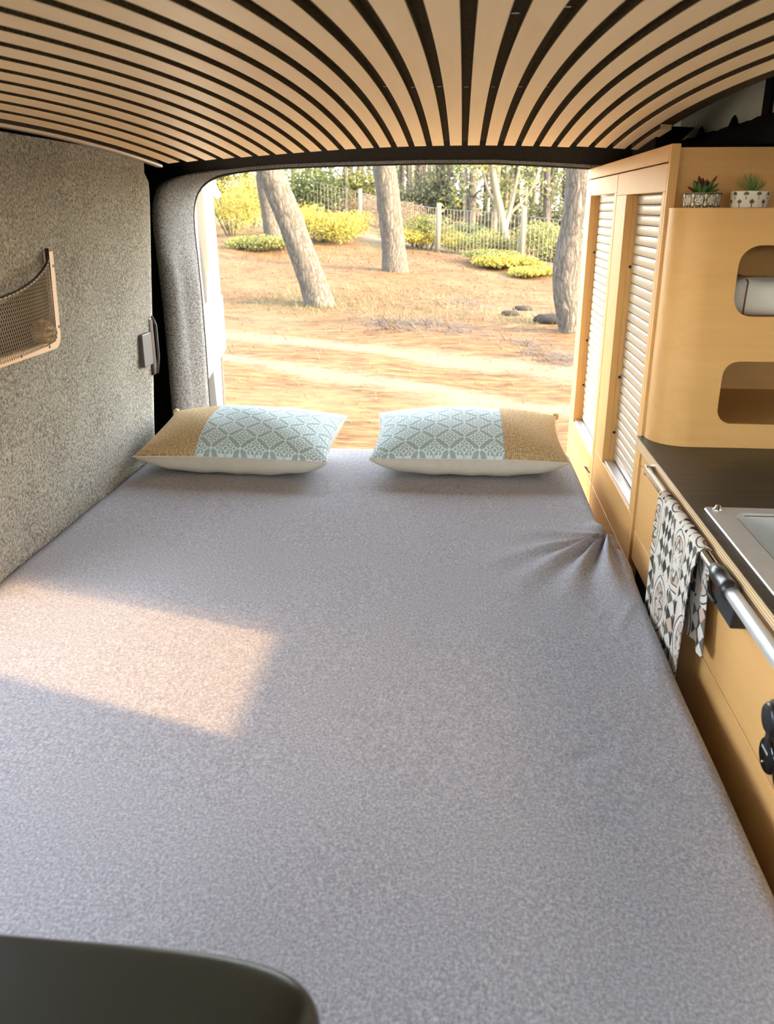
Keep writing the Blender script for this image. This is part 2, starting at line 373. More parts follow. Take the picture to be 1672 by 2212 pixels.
# aluminium edge trim along the left side of the ceiling
tp = [(CX0 + 0.010, y, float(ceil_z(CX0, y)) - 0.001) for y in np.linspace(0.5, 2.475, 24)]
b = MB(); L = [[(x - 0.012, y, z + 0.012), (x - 0.012, y, z - 0.006), (x + 0.004, y, z - 0.006), (x + 0.004, y, z + 0.0)] for x, y, z in tp]
b.grid(np.array(L), wrap=True); b.f.append((0, 1, 2, 3)); k_ = (len(L) - 1) * 4; b.f.append((k_, k_ + 1, k_ + 2, k_ + 3))
struct(b.build('trim_1', 'aluminium'))

# ------------------------------------------------------------------ left carpeted wall
def wall_x(z): return -0.887 + 0.035 * np.clip((z + 0.72) / 0.84, 0, 1)
zs = np.linspace(-1.2, 0.135, 60); ys = np.linspace(1.31, 2.345, 50)
Pw = np.array([[(wall_x(z) + 0.0025 * math.sin(y * 9 + z * 5) + 0.0015 * math.sin(y * 23 - z * 11) - 0.03 * ss(2.315, 2.345, y) ** 2 - 0.012 * ss(0.065, 0.075, z), y + 0.05 * ss(-0.6, 0.1, z), z) for y in ys] for z in zs])
Qw = Pw.copy(); Qw[:, :, 0] -= 0.035
b = MB(); b.grid(Pw); b.grid(Qw)
n1_, n2_ = len(zs), len(ys); o2 = n1_ * n2_
for i in range(n1_ - 1):
    b.f.append((i * n2_, (i + 1) * n2_, o2 + (i + 1) * n2_, o2 + i * n2_)); j = n2_ - 1
    b.f.append((i * n2_ + j, (i + 1) * n2_ + j, o2 + (i + 1) * n2_ + j, o2 + i * n2_ + j))
wall_l = struct(b.build('wall_left', 'carpet', smooth=True))
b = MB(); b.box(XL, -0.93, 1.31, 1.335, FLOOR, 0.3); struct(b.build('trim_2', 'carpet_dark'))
# black plastic edging at the top rear corner of the panel
MB().box(-0.905, -0.874, 2.372, 2.402, 0.035, 0.11).build('edge_strip', 'black_plastic', wall_l, bevel=0.003)

# ------------------------------------------------------------------ rear surround: pillar, header (carpet lined, recess and header shade put into the colour)
# opening outline (x,z) at y=2.95, from the lower left up, round the corner, along the top to the right
op = [(-0.918, -1.25), (-0.918, -0.9), (-0.919, -0.66), (-0.918, -0.45), (-0.919, -0.29), (-0.924, -0.15), (-0.928, -0.06), (-0.925, 0.0), (-0.912, 0.045), (-0.888, 0.075),
      (-0.85, 0.098), (-0.80, 0.112), (-0.72, 0.123), (-0.60, 0.131), (-0.4, 0.137), (-0.15, 0.142), (0.1, 0.142), (0.3, 0.132), (0.5, 0.12), (0.87, 0.10)]
op = np.array(op)
# resample
d = np.r_[0, np.cumsum(np.hypot(*np.diff(op, axis=0).T))]; tt = np.linspace(0, d[-1], 220)
ox = np.interp(tt, d, op[:, 0]); oz = np.interp(tt, d, op[:, 1])
for _ in range(4):
    ox[1:-1] = (ox[:-2] + 2 * ox[1:-1] + ox[2:]) / 4; oz[1:-1] = (oz[:-2] + 2 * oz[1:-1] + oz[2:]) / 4
SIDE = [(2.985, 0.004), (2.97, -0.004), (2.955, 0.0), (2.91, 0.002), (2.87, 0.007), (2.83, 0.012), (2.79, 0.017), (2.755, 0.026), (2.735, 0.040), (2.735, 0.056), (2.76, 0.074), (2.81, 0.095), (2.87, 0.13), (2.89, 0.21)]
HEAD = [(2.985, 0.004), (2.981, 0.001), (2.977, -0.001), (2.973, -0.002), (2.969, -0.002), (2.965, -0.001), (2.961, 0.0), (2.957, 0.002), (2.953, 0.004), (2.949, 0.006), (2.90, 0.016), (2.80, 0.032), (2.66, 0.050), (2.46, 0.085)]
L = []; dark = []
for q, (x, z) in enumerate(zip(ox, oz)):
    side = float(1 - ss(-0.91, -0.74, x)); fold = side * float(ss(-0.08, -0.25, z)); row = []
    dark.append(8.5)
    for (ya, ex), (yb, ez) in zip(SIDE, HEAD):
        y = ya * side + yb * (1 - side)
        wv = fold * 0.019 * math.sin((2.95 - y) * 46 + 0.4 * math.sin(z * 7)) * (1 if 2.74 < y < 2.94 else 0)
        row.append((x - ex * side + wv * 0.9, y - wv * 0.3, z + ez * (1 - 0.3 * side) * float(ss(-0.35, 0.05, z))))
    L.append(row)
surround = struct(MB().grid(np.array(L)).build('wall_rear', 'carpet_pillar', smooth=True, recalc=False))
surround.data.materials.append(MATS['carpet_shaded']); nr = len(SIDE)
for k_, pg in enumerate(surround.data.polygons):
    if (k_ % (nr - 1)) > dark[k_ // (nr - 1)]: pg.material_index = 1  # recess and header rows take the painted-in shade
# rubber seal round the opening
b = MB(); b.tube([(x - 0.004 * (x < -0.8), 2.99, z) for x, z in zip(ox[::2], oz[::2])], 0.007, 8); struct(b.build('trim_4', 'door_grey', smooth=True))
# outer rear skin (blocks light round the opening)
b = MB(); b.box(XL - 0.03, -0.945, 2.99, 3.01, FLOOR, ROOF).box(-0.95, 0.9, 2.99, 3.01, 0.17, ROOF).box(0.62, 0.91, 2.99, 3.01, FLOOR, 0.17); struct(b.build('wall_rear_outer', 'white_paint'))
# quarter recess behind the panel, its shade put into the colour
b = MB(); b.box(XL, XL + 0.012, 1.34, 2.97, FLOOR, ROOF - 0.03); struct(b.build('wall_left_recess', 'carpet_shaded'))

# belt guide on the edge of the left panel
t = thing('belt_guide', (-0.885, 2.30, -0.43), 'grey plastic belt guide with black strap on the edge of the carpeted wall panel', 'belt guide')
MB().prism(rrect(2.235, 2.305, -0.415, -0.325, 0.008), -0.893, -0.862, 'x').build('cover', 'grey_plastic', t, bevel=0.003)
MB().box(-0.90, -0.868, 2.312, 2.345, -0.45, -0.29).build('slot_plate', 'black_plastic', t, bevel=0.004)
MB().tube([(-0.862, 2.322, -0.285), (-0.856, 2.330, -0.31), (-0.856, 2.330, -0.40), (-0.862, 2.325, -0.445)], 0.004, 8).build('strap_loop', 'grey_plastic', t, smooth=True)

# ------------------------------------------------------------------ right upper side: bare metal and black foam above the cabinets
b = MB(); b.box(0.60, 0.615, 1.905, 2.62, 0.13, 0.30).box(0.60, 0.615, 1.0, 1.865, 0.13, 0.30)
tr5 = struct(b.build('trim_5', 'van_metal'))
b = MB(); L = []
for y in np.linspace(0.9, 2.95, 60):
    zt = 0.172 + 0.0015 * math.sin(y * 31) + 0.001 * math.sin(y * 77)
    L.append([(0.86, y, 0.118), (0.56, y, 0.118), (0.565, y, 0.15), (0.585, y, zt), (0.60, y, zt - 0.01)])
foam = struct(b.grid(np.array(L)).build('trim_6', 'foam', smooth=True, recalc=False))
for yy in (2.06, 2.33):
    MB().lathe([(0.012, 0), (0.011, 0.006), (0.006, 0.02), (0.001, 0.026)], 12, (0.585, yy, 0.165)).build('clip', 'foam', foam)
MB().box(0.592, 0.612, 1.865, 1.905, 0.12, 0.30).build('divider', 'foam', foam)
struct(MB().box(0.47, 0.50, 2.30, 2.60, 0.12, 0.20).build('trim_7', 'foam'))
struct(MB().box(0.489, 0.66, 0.3, 2.6, 0.285, 0.30).build('trim_8', 'foam'))

# ================================================================== BED
def bed_edge(y):
    e = np.interp(y, [-0.5, 1.2, 1.45, 1.60, 1.66, 1.72, 1.735, 1.75, 1.79, 1.86, 2.1, 2.44], [0.354, 0.356, 0.360, 0.368, 0.362, 0.345, 0.334, 0.338, 0.345, 0.336, 0.337, 0.336])
    return e
KX, KY = 0.338, 1.738
def bed_h(x, y, rng=None):
    r = np.hypot(x - KX, y - KY); th = np.arctan2(y - KY, x - KX)       # folds fan out to the camera and left
    fan = ss(0.0, 0.02, r) * np.exp(-(r / 0.20) ** 1.5)
    z = np.zeros_like(x)
    for a0, wd, am in ((-1.80, 0.10, 0.026), (-2.12, 0.09, 0.026), (-2.42, 0.11, 0.024), (-2.75, 0.12, 0.014), (-1.50, 0.09, 0.016), (-1.25, 0.1, 0.010), (2.9, 0.2, 0.006)):
        dth = np.angle(np.exp(1j * (th - a0 - 0.5 * r)))
        z += am * np.exp(-(dth / wd) ** 2) * fan
        z -= am * 0.5 * np.exp(-((dth - wd * 1.7) / wd) ** 2) * fan
    z += 0.012 * np.exp(-((x - 0.325) / 0.03) ** 2 - ((y - 1.785) / 0.03) ** 2)
    z += 0.010 * np.exp(-((x - 0.345) / 0.03) ** 2 - ((y - 1.655) / 0.04) ** 2)
    z += 0.0025 * np.sin(x * 5.1 + 1.2 * np.sin(y * 2.3)) * np.sin(y * 3.7 + 0.6) + 0.0011 * np.sin(x * 13 + y * 9) * np.sin(y * 11 - x * 4)
    # crease and dimple
    for cx, cy, ang, ln, wd, am in ((0.263, 1.355, 1.0, 0.03, 0.004, 0.002), (0.186, 0.947, 0.5, 0.03, 0.009, -0.004), (0.31, 1.36, 1.2, 0.06, 0.01, 0.003), (0.325, 1.2, 1.4, 0.10, 0.012, 0.002)):
        u = (x - cx) * math.cos(ang) + (y - cy) * math.sin(ang); v_ = -(x - cx) * math.sin(ang) + (y - cy) * math.cos(ang)
        z += am * np.exp(-(u / ln) ** 2 - (v_ / wd) ** 2)
    return z
ycs = np.concatenate([np.linspace(0.43, 1.1, 70), np.linspace(1.106, 2.10, 190), np.linspace(2.11, 2.40, 30)])
TOP, RAD = -0.68, 0.022
prof = []                                             # (kind, value) across the width
xcs = np.concatenate([np.linspace(0, 0.75, 90), np.linspace(0.7535, 1.0, 90)])
L = []
for y in list(ycs) + ['e1', 'e2', 'e3', 'e4', 'e5']:
    if isinstance(y, str):
        k = int(y[1]); a = k / 4 * math.pi / 2
        yv, dz = (2.40 + 0.035 * math.sin(a), -0.035 * (1 - math.cos(a))) if k < 5 else (2.436, -0.16)
    else: yv, dz = y, 0.0
    e = float(bed_edge(yv)); x0 = -0.883; xs_ = x0 + (e - RAD - x0) * xcs
    zz = TOP + bed_h(xs_, np.full_like(xs_, yv)) + dz - 0.010 * np.exp(-((xs_ - x0) / 0.012) ** 2)
    row = [(x0 - 0.0, yv, TOP - 0.14)] + [(a, yv, c) for a, c in zip(xs_, zz)]
    zl = zz[-1]
    for q in range(1, 7):
        a = q / 6 * math.pi / 2; row.append((e - RAD + RAD * math.sin(a), yv, zl - RAD * (1 - math.cos(a))))
    for q in (0.04, 0.07, 0.10, 0.14):
        row.append((e + 0.001 * math.sin(yv * 40) - (0.02 if q > .13 else 0.0), yv, zl - RAD - q))
    L.append(row)
bed = thing('bed', (-0.26, 1.1, FLOOR), 'wide mattress in a fitted heather grey sheet filling the van', 'bed')
MB().grid(np.array(L)).build('fitted_sheet', 'sheet', bed, smooth=True, recalc=False)
MB().box(-0.87, 0.325, 0.44, 2.42, -0.875, -0.83).build('bed_board', 'birch_along', bed)
MB().box(-0.86, 0.31, 0.62, 0.8, FLOOR, -0.875).build('bed_base', 'birch_across', bed)
MB().box(-0.86, 0.31, 2.2, 2.4, FLOOR, -0.875).build('bed_base', 'birch_across', bed)

# ================================================================== CUSHIONS
TEAL = np.array([0.33, 0.45, 0.45]); PALE = np.array([0.74, 0.82, 0.82])
def damask(u, v, p=0.080):
    a = u / p; b_ = v / p; s = a + b_; t_ = a - b_
    s = s - np.round(s); t_ = t_ - np.round(t_)
    x = (s + t_) / 2; y = (s - t_) / 2
    d_ = np.full_like(x, 9.0)
    def seg(ax, ay, bx, by):
        px, py = x - ax, y - ay; vx, vy = bx - ax, by - ay; h_ = np.clip((px * vx + py * vy) / (vx * vx + vy * vy), 0, 1)
        return np.hypot(px - vx * h_, py - vy * h_)
    def arc(cx, cy, r, a0, a1):
        ang = np.arctan2(y - cy, x - cx); am = (a0 + a1) / 2; hw = (a1 - a0) / 2
        dd = np.abs(np.angle(np.exp(1j * (ang - am)))); dr = np.abs(np.hypot(x - cx, y - cy) - r)
        e0 = np.hypot(x - cx - r * math.cos(a0), y - cy - r * math.sin(a0)); e1 = np.hypot(x - cx - r * math.cos(a1), y - cy - r * math.sin(a1))
        return np.where(dd <= hw, dr, np.minimum(e0, e1))
    d_ = np.minimum(d_, np.abs(np.abs(x) + np.abs(y) - 0.095) / 1.414)
    for q in range(4):
        c, s_n = [(1, 0), (0, 1), (-1, 0), (0, -1)][q]
        def R(px, py): return (px * c - py * s_n, px * s_n + py * c)
        for sg_ in (1, -1):
            cx, cy = R(0.205, sg_ * 0.088); base = math.atan2(s_n, c)
            a0, a1 = (-0.35 * math.pi, 1.15 * math.pi) if sg_ > 0 else (-1.15 * math.pi, 0.35 * math.pi)
            d_ = np.minimum(d_, arc(cx, cy, 0.062, base + a0, base + a1))
            ex, ey = R(0.205 - 0.030, sg_ * (0.088 - 0.012)); d_ = np.minimum(d_, np.hypot(x - ex, y - ey) + 0.004)
            p1, p2 = R(0.265, sg_ * 0.075), R(0.395, 0.0); d_ = np.minimum(d_, seg(*p1, *p2))
        p1, p2 = R(0.095, 0), R(0.235, 0); d_ = np.minimum(d_, seg(*p1, *p2) + 0.006)
        p1, p2 = R(0.39, 0), R(0.5, 0); d_ = np.minimum(d_, seg(*p1, *p2) + 0.006)
        p1 = R(0.5, 0); d_ = np.minimum(d_, np.hypot(x - p1[0], y - p1[1]) - 0.030)
    wht = 1 - ss(0.014, 0.026, d_)
    return TEAL[None] * (1 - wht[:, None]) + PALE[None] * wht[:, None]
def cushion(cx, cy, cz, rotz, tilt, burlap_side, label):
    A, Bh, T = 0.262, 0.172, 0.066
    root = thing('cushion', (cx, cy, -0.68), label, 'cushion', 'cushions at the rear end of the bed')
    def surf(u, v, sgn):
        ed = np.maximum(1 - u ** 2, 0) ** 0.50 * np.maximum(1 - v ** 2, 0) ** 0.50
        x = A * u * (1 - 0.055 * (1 - v ** 2)); y = Bh * v * (1 - 0.075 * (1 - u ** 2))
        wr = 0.0022 * np.sin(u * 17 + 2 * v) * (np.abs(v) ** 4) * (1 - u ** 2) + 0.0014 * np.sin(u * 7 + 5 * v)* ed
        z = sgn * (T * ed) + wr * (1 if sgn > 0 else 2.0) * (1 - np.maximum(u ** 8, v ** 8))
        if sgn < 0: z = -0.076 * (1 - np.exp(-np.abs(z) / 0.034)) / (1 - math.exp(-T / 0.034))
        return np.stack([x, y, z], -1)
    ct, st_ = math.cos(tilt), math.sin(tilt); cr, sr = math.cos(rotz), math.sin(rotz)
    def xf(P):
        y = P[..., 1] * ct - P[..., 2] * st_; z = P[..., 1] * st_ + P[..., 2] * ct; x = P[..., 0]
        return np.stack([cx + x * cr - y * sr, cy + x * sr + y * cr, cz + z], -1)
    split = 0.36
    us = np.linspace(-1, 1, 560)
    vv = np.sign(np.linspace(-1, 1, 400)) * (1 - (1 - np.abs(np.linspace(-1, 1, 400))) ** 1.25)
    uu = np.sign(us) * (1 - (1 - np.abs(us)) ** 1.25)
    if burlap_side < 0: up, ub = uu[uu >= -split], uu[uu <= -split + 0.012]
    else: up, ub = uu[uu <= split], uu[uu >= split - 0.012]
    for name, uset, mat in (('printed_panel', up, 'print_cloth'), ('burlap_panel', np.r_[ub[:-1:4], ub[-1]], 'burlap')):
        U, V_ = np.meshgrid(uset, vv if mat == 'print_cloth' else np.r_[vv[:-1:4], vv[-1]], indexing='ij'); P = surf(U, V_, 1); Pw_ = xf(P)
        fl = np.stack([U.ravel() * A, V_.ravel() * Bh * 1.12], -1); mb = MB().grid(Pw_)
        if mat == 'print_cloth':
            rgb = damask(fl[:, 0] + 0.013, fl[:, 1] + 0.02); o = mb.build(name, mat, root, True, recalc=False, colors=np.c_[rgb, np.ones(len(rgb))])
        else: o = mb.build(name, mat, root, True, recalc=False, uv=fl)
    U, V_ = np.meshgrid(np.r_[uu[::6], uu[-1]], np.r_[vv[::6], vv[-1]], indexing='ij'); mb = MB().grid(xf(surf(U, V_, -1))); mb.build('back_panel', 'cream_cloth', root, True, recalc=False)
    # seam cord round the edge
    per = [(q, -1) for q in np.linspace(-1, 1, 40)] + [(1, q) for q in np.linspace(-1, 1, 24)[1:]] + [(q, 1) for q in np.linspace(1, -1, 40)[1:]] + [(-1, q) for q in np.linspace(1, -1, 24)[1:-1]]
    pu = np.array(per); pp = xf(surf(pu[:, 0], pu[:, 1], 1))
    MB().tube([tuple(p) for p in pp], 0.0022, 6, closed=True).build('seam', 'cream_cloth', root, True)
    # stuffed dog-ear corner at the outer back corner
    c_ = xf(surf(np.array([1.0 * burlap_side]), np.array([1.0]), 1))[0]
    MB().lathe([(0.001, -0.011), (0.008, -0.008), (0.011, 0), (0.008, 0.008), (0.001, 0.011)], 12, tuple(c_ + np.array([0, 0, -0.003]))).build('corner', 'burlap', root, True)
    return root
TILT = 0.13
cushion(-0.590, 2.235, -0.600, -0.03, TILT, -1, 'teal and white scroll print cushion with straw-coloured end at the left, beside the carpeted wall')
cushion(0.032, 2.275, -0.600, 0.02, TILT, 1, 'teal and white scroll print cushion with straw-coloured end at the right, beside the shutter cabinet')

# ================================================================== TALL CABINET WITH ROLLER SHUTTERS
CXF = 0.40
cab = thing('shutter_cabinet', (0.6, 2.4, FLOOR), 'tall birch plywood cabinet with two cream roller shutters beside the rear opening', 'cabinet')
CY0, CY1 = 1.80, 2.955
def front(y0, y1, z0, z1, name='front_panel', mat='birch', x0=CXF, x1=CXF + 0.018):
    return MB().box(x0, x1, y0, y1, z0, z1).build(name, mat, cab, bevel=0.0012)
MB().box(CXF + 0.018, 0.58, 2.125, CY1 - 0.002, FLOOR, -0.80).box(CXF + 0.05, 0.58, 2.125, CY1, -0.80, 0.11).build('body', 'birch', cab)
front(CY0 + 0.016, CY1, 0.0865, 0.118, 'top_rail', 'birch_along')
front(CY0, CY0 + 0.014, -0.85, 0.118, 'end_stile')
front(CY1 - 0.012, CY1, -1.22, 0.085, 'end_stile')
D = [(2.378, 2.940, 2.415, 2.850, 0.037, -0.690), (1.816, 2.372, 1.842, 2.235, 0.031, -0.652)]
for (y0, y1, oy0, oy1, zt, zb) in D:
    dl = -0.715 if y0 > 2.3 else -0.715
    rd = bpy.data.objects.new('roller_door', None); COL.objects.link(rd); rd.parent = cab
    rd.location = Vector(((CXF), (y0 + y1) / 2, zb)) - cab.location
    def pr(name, mat, *bx, bev=0.0012):
        return MB().box(*bx).build(name, mat, rd, bevel=bev)
    pr('door_rail', 'birch', CXF, CXF + 0.018, y0, y1, zt, 0.084)
    pr('door_rail', 'birch_along', CXF, CXF + 0.018, y0, y1, -0.758, zb - 0.0)
    pr('door_stile', 'birch', CXF, CXF + 0.018, y0, oy0, zb, zt)
    pr('door_stile', 'birch', CXF, CXF + 0.018, oy1, y1, zb, zt)
    # reveal lining on the far side, with screw heads
    rv = pr('reveal', 'birch', CXF + 0.018, CXF + 0.042, oy1, oy1 + 0.012, zb, zt)
    pr('reveal', 'birch', CXF + 0.018, CXF + 0.042, oy0 - 0.012, oy0, zb, zt)
    for zz in (zt - 0.17, zt - 0.45, zt - 0.60):
        MB().lathe([(0.0001, -0.0006), (0.004, -0.0006), (0.004, 0.001)], 10, (CXF + 0.025, oy1, zz), 'y').build('screw', 'screw', rd)
    pr('bottom_track', 'aluminium', CXF + 0.006, CXF + 0.040, oy0, oy1, zb - 0.002, zb + 0.006, bev=0.001)
    pr('backing', 'foam', CXF + 0.034, CXF + 0.040, oy0, oy1, zb, zt)
    n = int(round((zt - zb) / 0.0235)); hgt = (zt - zb - 0.008) / n
    first = None
    for i in range(n):
        z1 = zt - i * hgt; z0 = z1 - hgt + 0.0016
        if first is None:
            b = MB(); L = []
            for yv in (oy0 + 0.0005, oy1 - 0.0005):
                L.append([(CXF + 0.034, yv, z0)] + [(CXF + 0.0305 - 0.0022 * math.sin(math.pi * q / 6) ** 0.35, yv, z0 + (z1 - z0) * q / 6) for q in range(7)] + [(CXF + 0.034, yv, z1)])
            b.grid(np.array(L)); first = b.build('slat', 'shutter', rd); zref = z1
        else:
            c = first.copy(); COL.objects.link(c); c.parent = rd; c.location = (0, 0, z1 - zref)
# lower panels below the doors
front(2.378, 2.940, -1.20, -0.763, 'lower_panel', 'birch_along'); front(1.816, 2.372, -1.20, -0.763, 'lower_panel', 'birch_along')
pp = []
for q in range(13):
    a = math.pi * q / 12; pp.append((CXF - 0.012 * math.sin(a), 2.44 + 0.02 * math.cos(a), -0.742 + 0.012 * math.sin(a)))
MB().tube(pp, 0.0016, 6).build('pull_cord', 'red_cord', cab, True)

# ================================================================== CURVED OPEN-SHELF UNIT
CFY = 1.712; CZ0, CZ1 = -0.4635, 0.0008
cub = thing('shelf_unit', (0.62, 1.9, CZ0), 'curved birch plywood shelf unit with two rounded openings standing on the worktop', 'shelf unit')
CR = 0.075; x_l = 0.4055; x_r = 0.86; th = 0.015
# footprint outline of the curved front: from (x_l, 1.845) round to (x_l+CR, CFY) then to x_r
def foot(off, n=40):
    pts = [(x_l + off, 1.7985)]
    for k in range(n + 1):
        a = math.pi + (math.pi / 2) * k / n; pts.append((x_l + CR + (CR - off) * math.cos(a), CFY + CR + (CR - off) * math.sin(a)))
    return pts
fo, fi = foot(0), foot(th)
b = MB(); loop = fo + fi[::-1]; b.prism(loop, CZ0, CZ1, 'z'); b.build('curved_corner', 'birch_across', cub, smooth=False, bevel=0)
# flat face with two rounded openings (x,z), built as strips
OPN = [(0.529, 0.86, -0.199, -0.066, 0.038), (0.527, 0.86, -0.413, -0.286, 0.030)]
def face_with_holes(y0, y1, name):
    xa = x_l + CR; b = MB(); bands = []
    def quad_strip(pl):
        n = len(pl)
        vs = [(p[0], y0, p[1]) for p in pl] + [(p[0], y1, p[1]) for p in pl]
        b.add(vs, [tuple(range(n))[::-1], tuple(range(n, 2 * n))] + [(i, (i + 1) % n, n + (i + 1) % n, n + i) for i in range(n)])
    # columns left of the holes
    (h1, h2) = OPN
    quad_strip([(xa, CZ0), (x_r, CZ0), (x_r, h2[2]), (h2[0] + h2[4], h2[2])] + [(h2[0] + h2[4] - h2[4] * math.sin(t), h2[2] + h2[4] - h2[4] * math.cos(t)) for t in np.linspace(0.2, math.pi / 2, 7)] + [(xa, h2[2] + h2[4])])
    quad_strip([(xa, h2[2] + h2[4]), (h2[0], h2[2] + h2[4]), (h2[0], h2[3] - h2[4]), (xa, h2[3] - h2[4])])
    zm = (h2[3] + h1[2]) / 2
    quad_strip([(xa, h2[3] - h2[4])] + [(h2[0] + h2[4] - h2[4] * math.cos(t), h2[3] - h2[4] + h2[4] * math.sin(t)) for t in np.linspace(0, math.pi / 2, 8)] + [(x_r, h2[3]), (x_r, zm), (xa, zm)])
    quad_strip([(xa, zm), (x_r, zm), (x_r, h1[2]), (h1[0] + h1[4], h1[2])] + [(h1[0] + h1[4] - h1[4] * math.sin(t), h1[2] + h1[4] - h1[4] * math.cos(t)) for t in np.linspace(0.2, math.pi / 2, 7)] + [(xa, h1[2] + h1[4])])
    quad_strip([(xa, h1[2] + h1[4]), (h1[0], h1[2] + h1[4]), (h1[0], h1[3] - h1[4]), (xa, h1[3] - h1[4])])
    quad_strip([(xa, h1[3] - h1[4])] + [(h1[0] + h1[4] - h1[4] * math.cos(t), h1[3] - h1[4] + h1[4] * math.sin(t)) for t in np.linspace(0, math.pi / 2, 8)] + [(x_r, h1[3]), (x_r, CZ1), (xa, CZ1)])
    return b.build(name, 'birch_across', cub)
face_with_holes(CFY, CFY + th, 'face_panel')
MB().prism(fi + [(x_r, CFY + th), (x_r, 1.814), (x_l + th, 1.814)], -0.012, CZ1, 'z').box(0.446, x_r, 1.814, 2.10, -0.012, CZ1).build('top_shelf', 'birch_across', cub)
MB().box(0.49, x_r, CFY + th, 2.10, -0.216, -0.203).build('shelf', 'birch_across', cub)
MB().box(0.49, x_r, CFY + th, 2.10, -0.430, -0.418).build('shelf', 'birch_across', cub)
MB().box(0.49, 0.502, CFY + th, 2.10, -0.417, -0.217).box(0.49, 0.502, CFY + th, 2.10, -0.202, -0.013).build('side_panel', 'birch', cub)
MB().box(0.446, x_r, 2.102, 2.116, CZ0, -0.013).build('back_panel', 'birch_across', cub)
MB().box(0.419, x_r, 1.816, 1.829, CZ1, 0.112).build('niche_back', 'birch_across', cub)
MB().box(0.446, x_r, 1.830, 2.10, 0.099, 0.112).build('top_board', 'birch_across', cub)

# white zipped bag inside the upper opening
t = thing('storage_bag', (0.68, 1.81, -0.203), 'off-white soft storage bag with brown seam inside the upper opening', 'bag')
U = np.linspace(0, 1, 26); L = []
for v_ in np.linspace(0, 1, 20):
    row = []
    for k in range(40):
        a = 2 * math.pi * k / 40; c, s_ = math.cos(a), math.sin(a)
        rx = 0.155 * (1 - 0.1 * (2 * v_ - 1) ** 4); ry = 0.062 * (1 - 0.25 * (2 * v_ - 1) ** 4)
        row.append((0.68 + rx * np.sign(c) * abs(c) ** 0.35, 1.815 + ry * np.sign(s_) * abs(s_) ** 0.45, -0.202 + 0.070 * v_ + 0.004 * math.sin(c * 9) * v_))
    L.append(row)
bm_ = MB().grid(np.array(L), wrap=True); bm_.f.append(tuple(range(40))); bm_.f.append(tuple(19 * 40 + k for k in range(40)))
bm_.build('bag_body', 'white_bag', t, True)
MB().tube([(0.562, 1.7505, -0.199), (0.562, 1.7495, -0.17), (0.564, 1.752, -0.136), (0.567, 1.78, -0.13)], 0.0016, 6).build('seam', 'brown_strap', t, True)

# ------------------------------------------------------------------ two small pots on the shelf
IVORY = np.array([0.78, 0.72, 0.60]); OLIVE = np.array([0.085, 0.062, 0.018])
def pot_print(kind, s, h):
    """s: distance round the pot, h: height 0..1"""
    if kind == 0:
        p = 0.0245; x = (s / p) % 1 - 0.5; y = (h - 0.5) * 1.0; r = np.hypot(x, y); a = np.arctan2(y, x)
        d_ = (np.abs(r - 0.36) < 0.035) | (np.abs(np.maximum(np.abs(x), np.abs(y)) * 0.6 + (np.abs(x) + np.abs(y)) * 0.35 - 0.44) < 0.03)
        d_ |= (np.abs(r - (0.20 + 0.05 * np.cos(5 * a))) < 0.03) | (r < 0.05) | ((r > 0.47) & (np.abs(np.abs(x) - np.abs(y)) < 0.06)) | (np.abs(h - 0.95) < 0.03) | ((h < 0.09) & (np.sin(s * 900) > -0.3))
    else:
        p = 0.024; d_ = np.zeros(s.shape, bool)
        for ox_, oy_ in ((0.0, 0.68), (0.5, 0.22)):
            x = ((s / p + ox_) % 1 - 0.5); y = (h - oy_)
            for k in range(3):
                a = math.pi / 2 + (k - 1) * 1.25; d_ |= np.hypot(x - 0.12 * math.cos(a), (y - 0.10 - 0.10 * math.sin(a))) < 0.085
            d_ |= (np.abs(x) < 0.03) & (y < 0.12) & (y > -0.22)
            d_ |= np.hypot(x, y + 0.10) < 0.05
    return d_
def pot(cx, cy, kind, label, hgt):
    root = thing('potted_succulent', (cx, cy, 0.001), label, 'potted plant', 'small pots on the shelf unit')
    n, m = 200, 26; R = 0.0365; L = []; cols = []
    for j in range(m):
        h_ = j / (m - 1); r = R * (0.955 + 0.045 * h_) - (0.001 if j in (0, m - 1) else 0)
        for k in range(n):
            a = 2 * math.pi * k / n
            L.append((cx + r * math.cos(a), cy + 0.82 * r * math.sin(a), 0.0011 + hgt * h_))
    ang = np.tile(2 * np.pi * np.arange(n) / n, m); hh = np.repeat(np.arange(m) / (m - 1), n)
    msk = pot_print(kind, ang * R, hh)[:, None]; rgb = np.where(msk, OLIVE, IVORY)
    mb = MB().grid(np.array(L).reshape(m, n, 3), wrap=True); mb.f.append(tuple(range(n)))
    # inner wall
    k0 = len(mb.v); L2 = [(cx + R * 0.9 * math.cos(2 * math.pi * k / n), cy + 0.82 * R * 0.9 * math.sin(2 * math.pi * k / n), hz) for hz in (hgt, hgt - 0.008) for k in range(n)]
    mb.v.extend(L2); rgb = np.r_[rgb, np.tile(IVORY, (2 * n, 1))]
    for k in range(n):
        k2 = (k + 1) % n; mb.f.append(((m - 1) * n + k, k0 + k, k0 + k2, (m - 1) * n + k2)); mb.f.append((k0 + k, k0 + n + k, k0 + n + k2, k0 + k2))
    mb.build('pot', 'print_pot', root, True, recalc=False, colors=np.c_[rgb, np.ones(len(rgb))])
    MB().prism([(cx + 0.0325 * math.cos(t), cy + 0.0265 * math.sin(t)) for t in np.linspace(0, 2 * math.pi, 24, endpoint=False)], hgt - 0.008, hgt - 0.006, 'z').build('soil', 'soil', root)
    return root
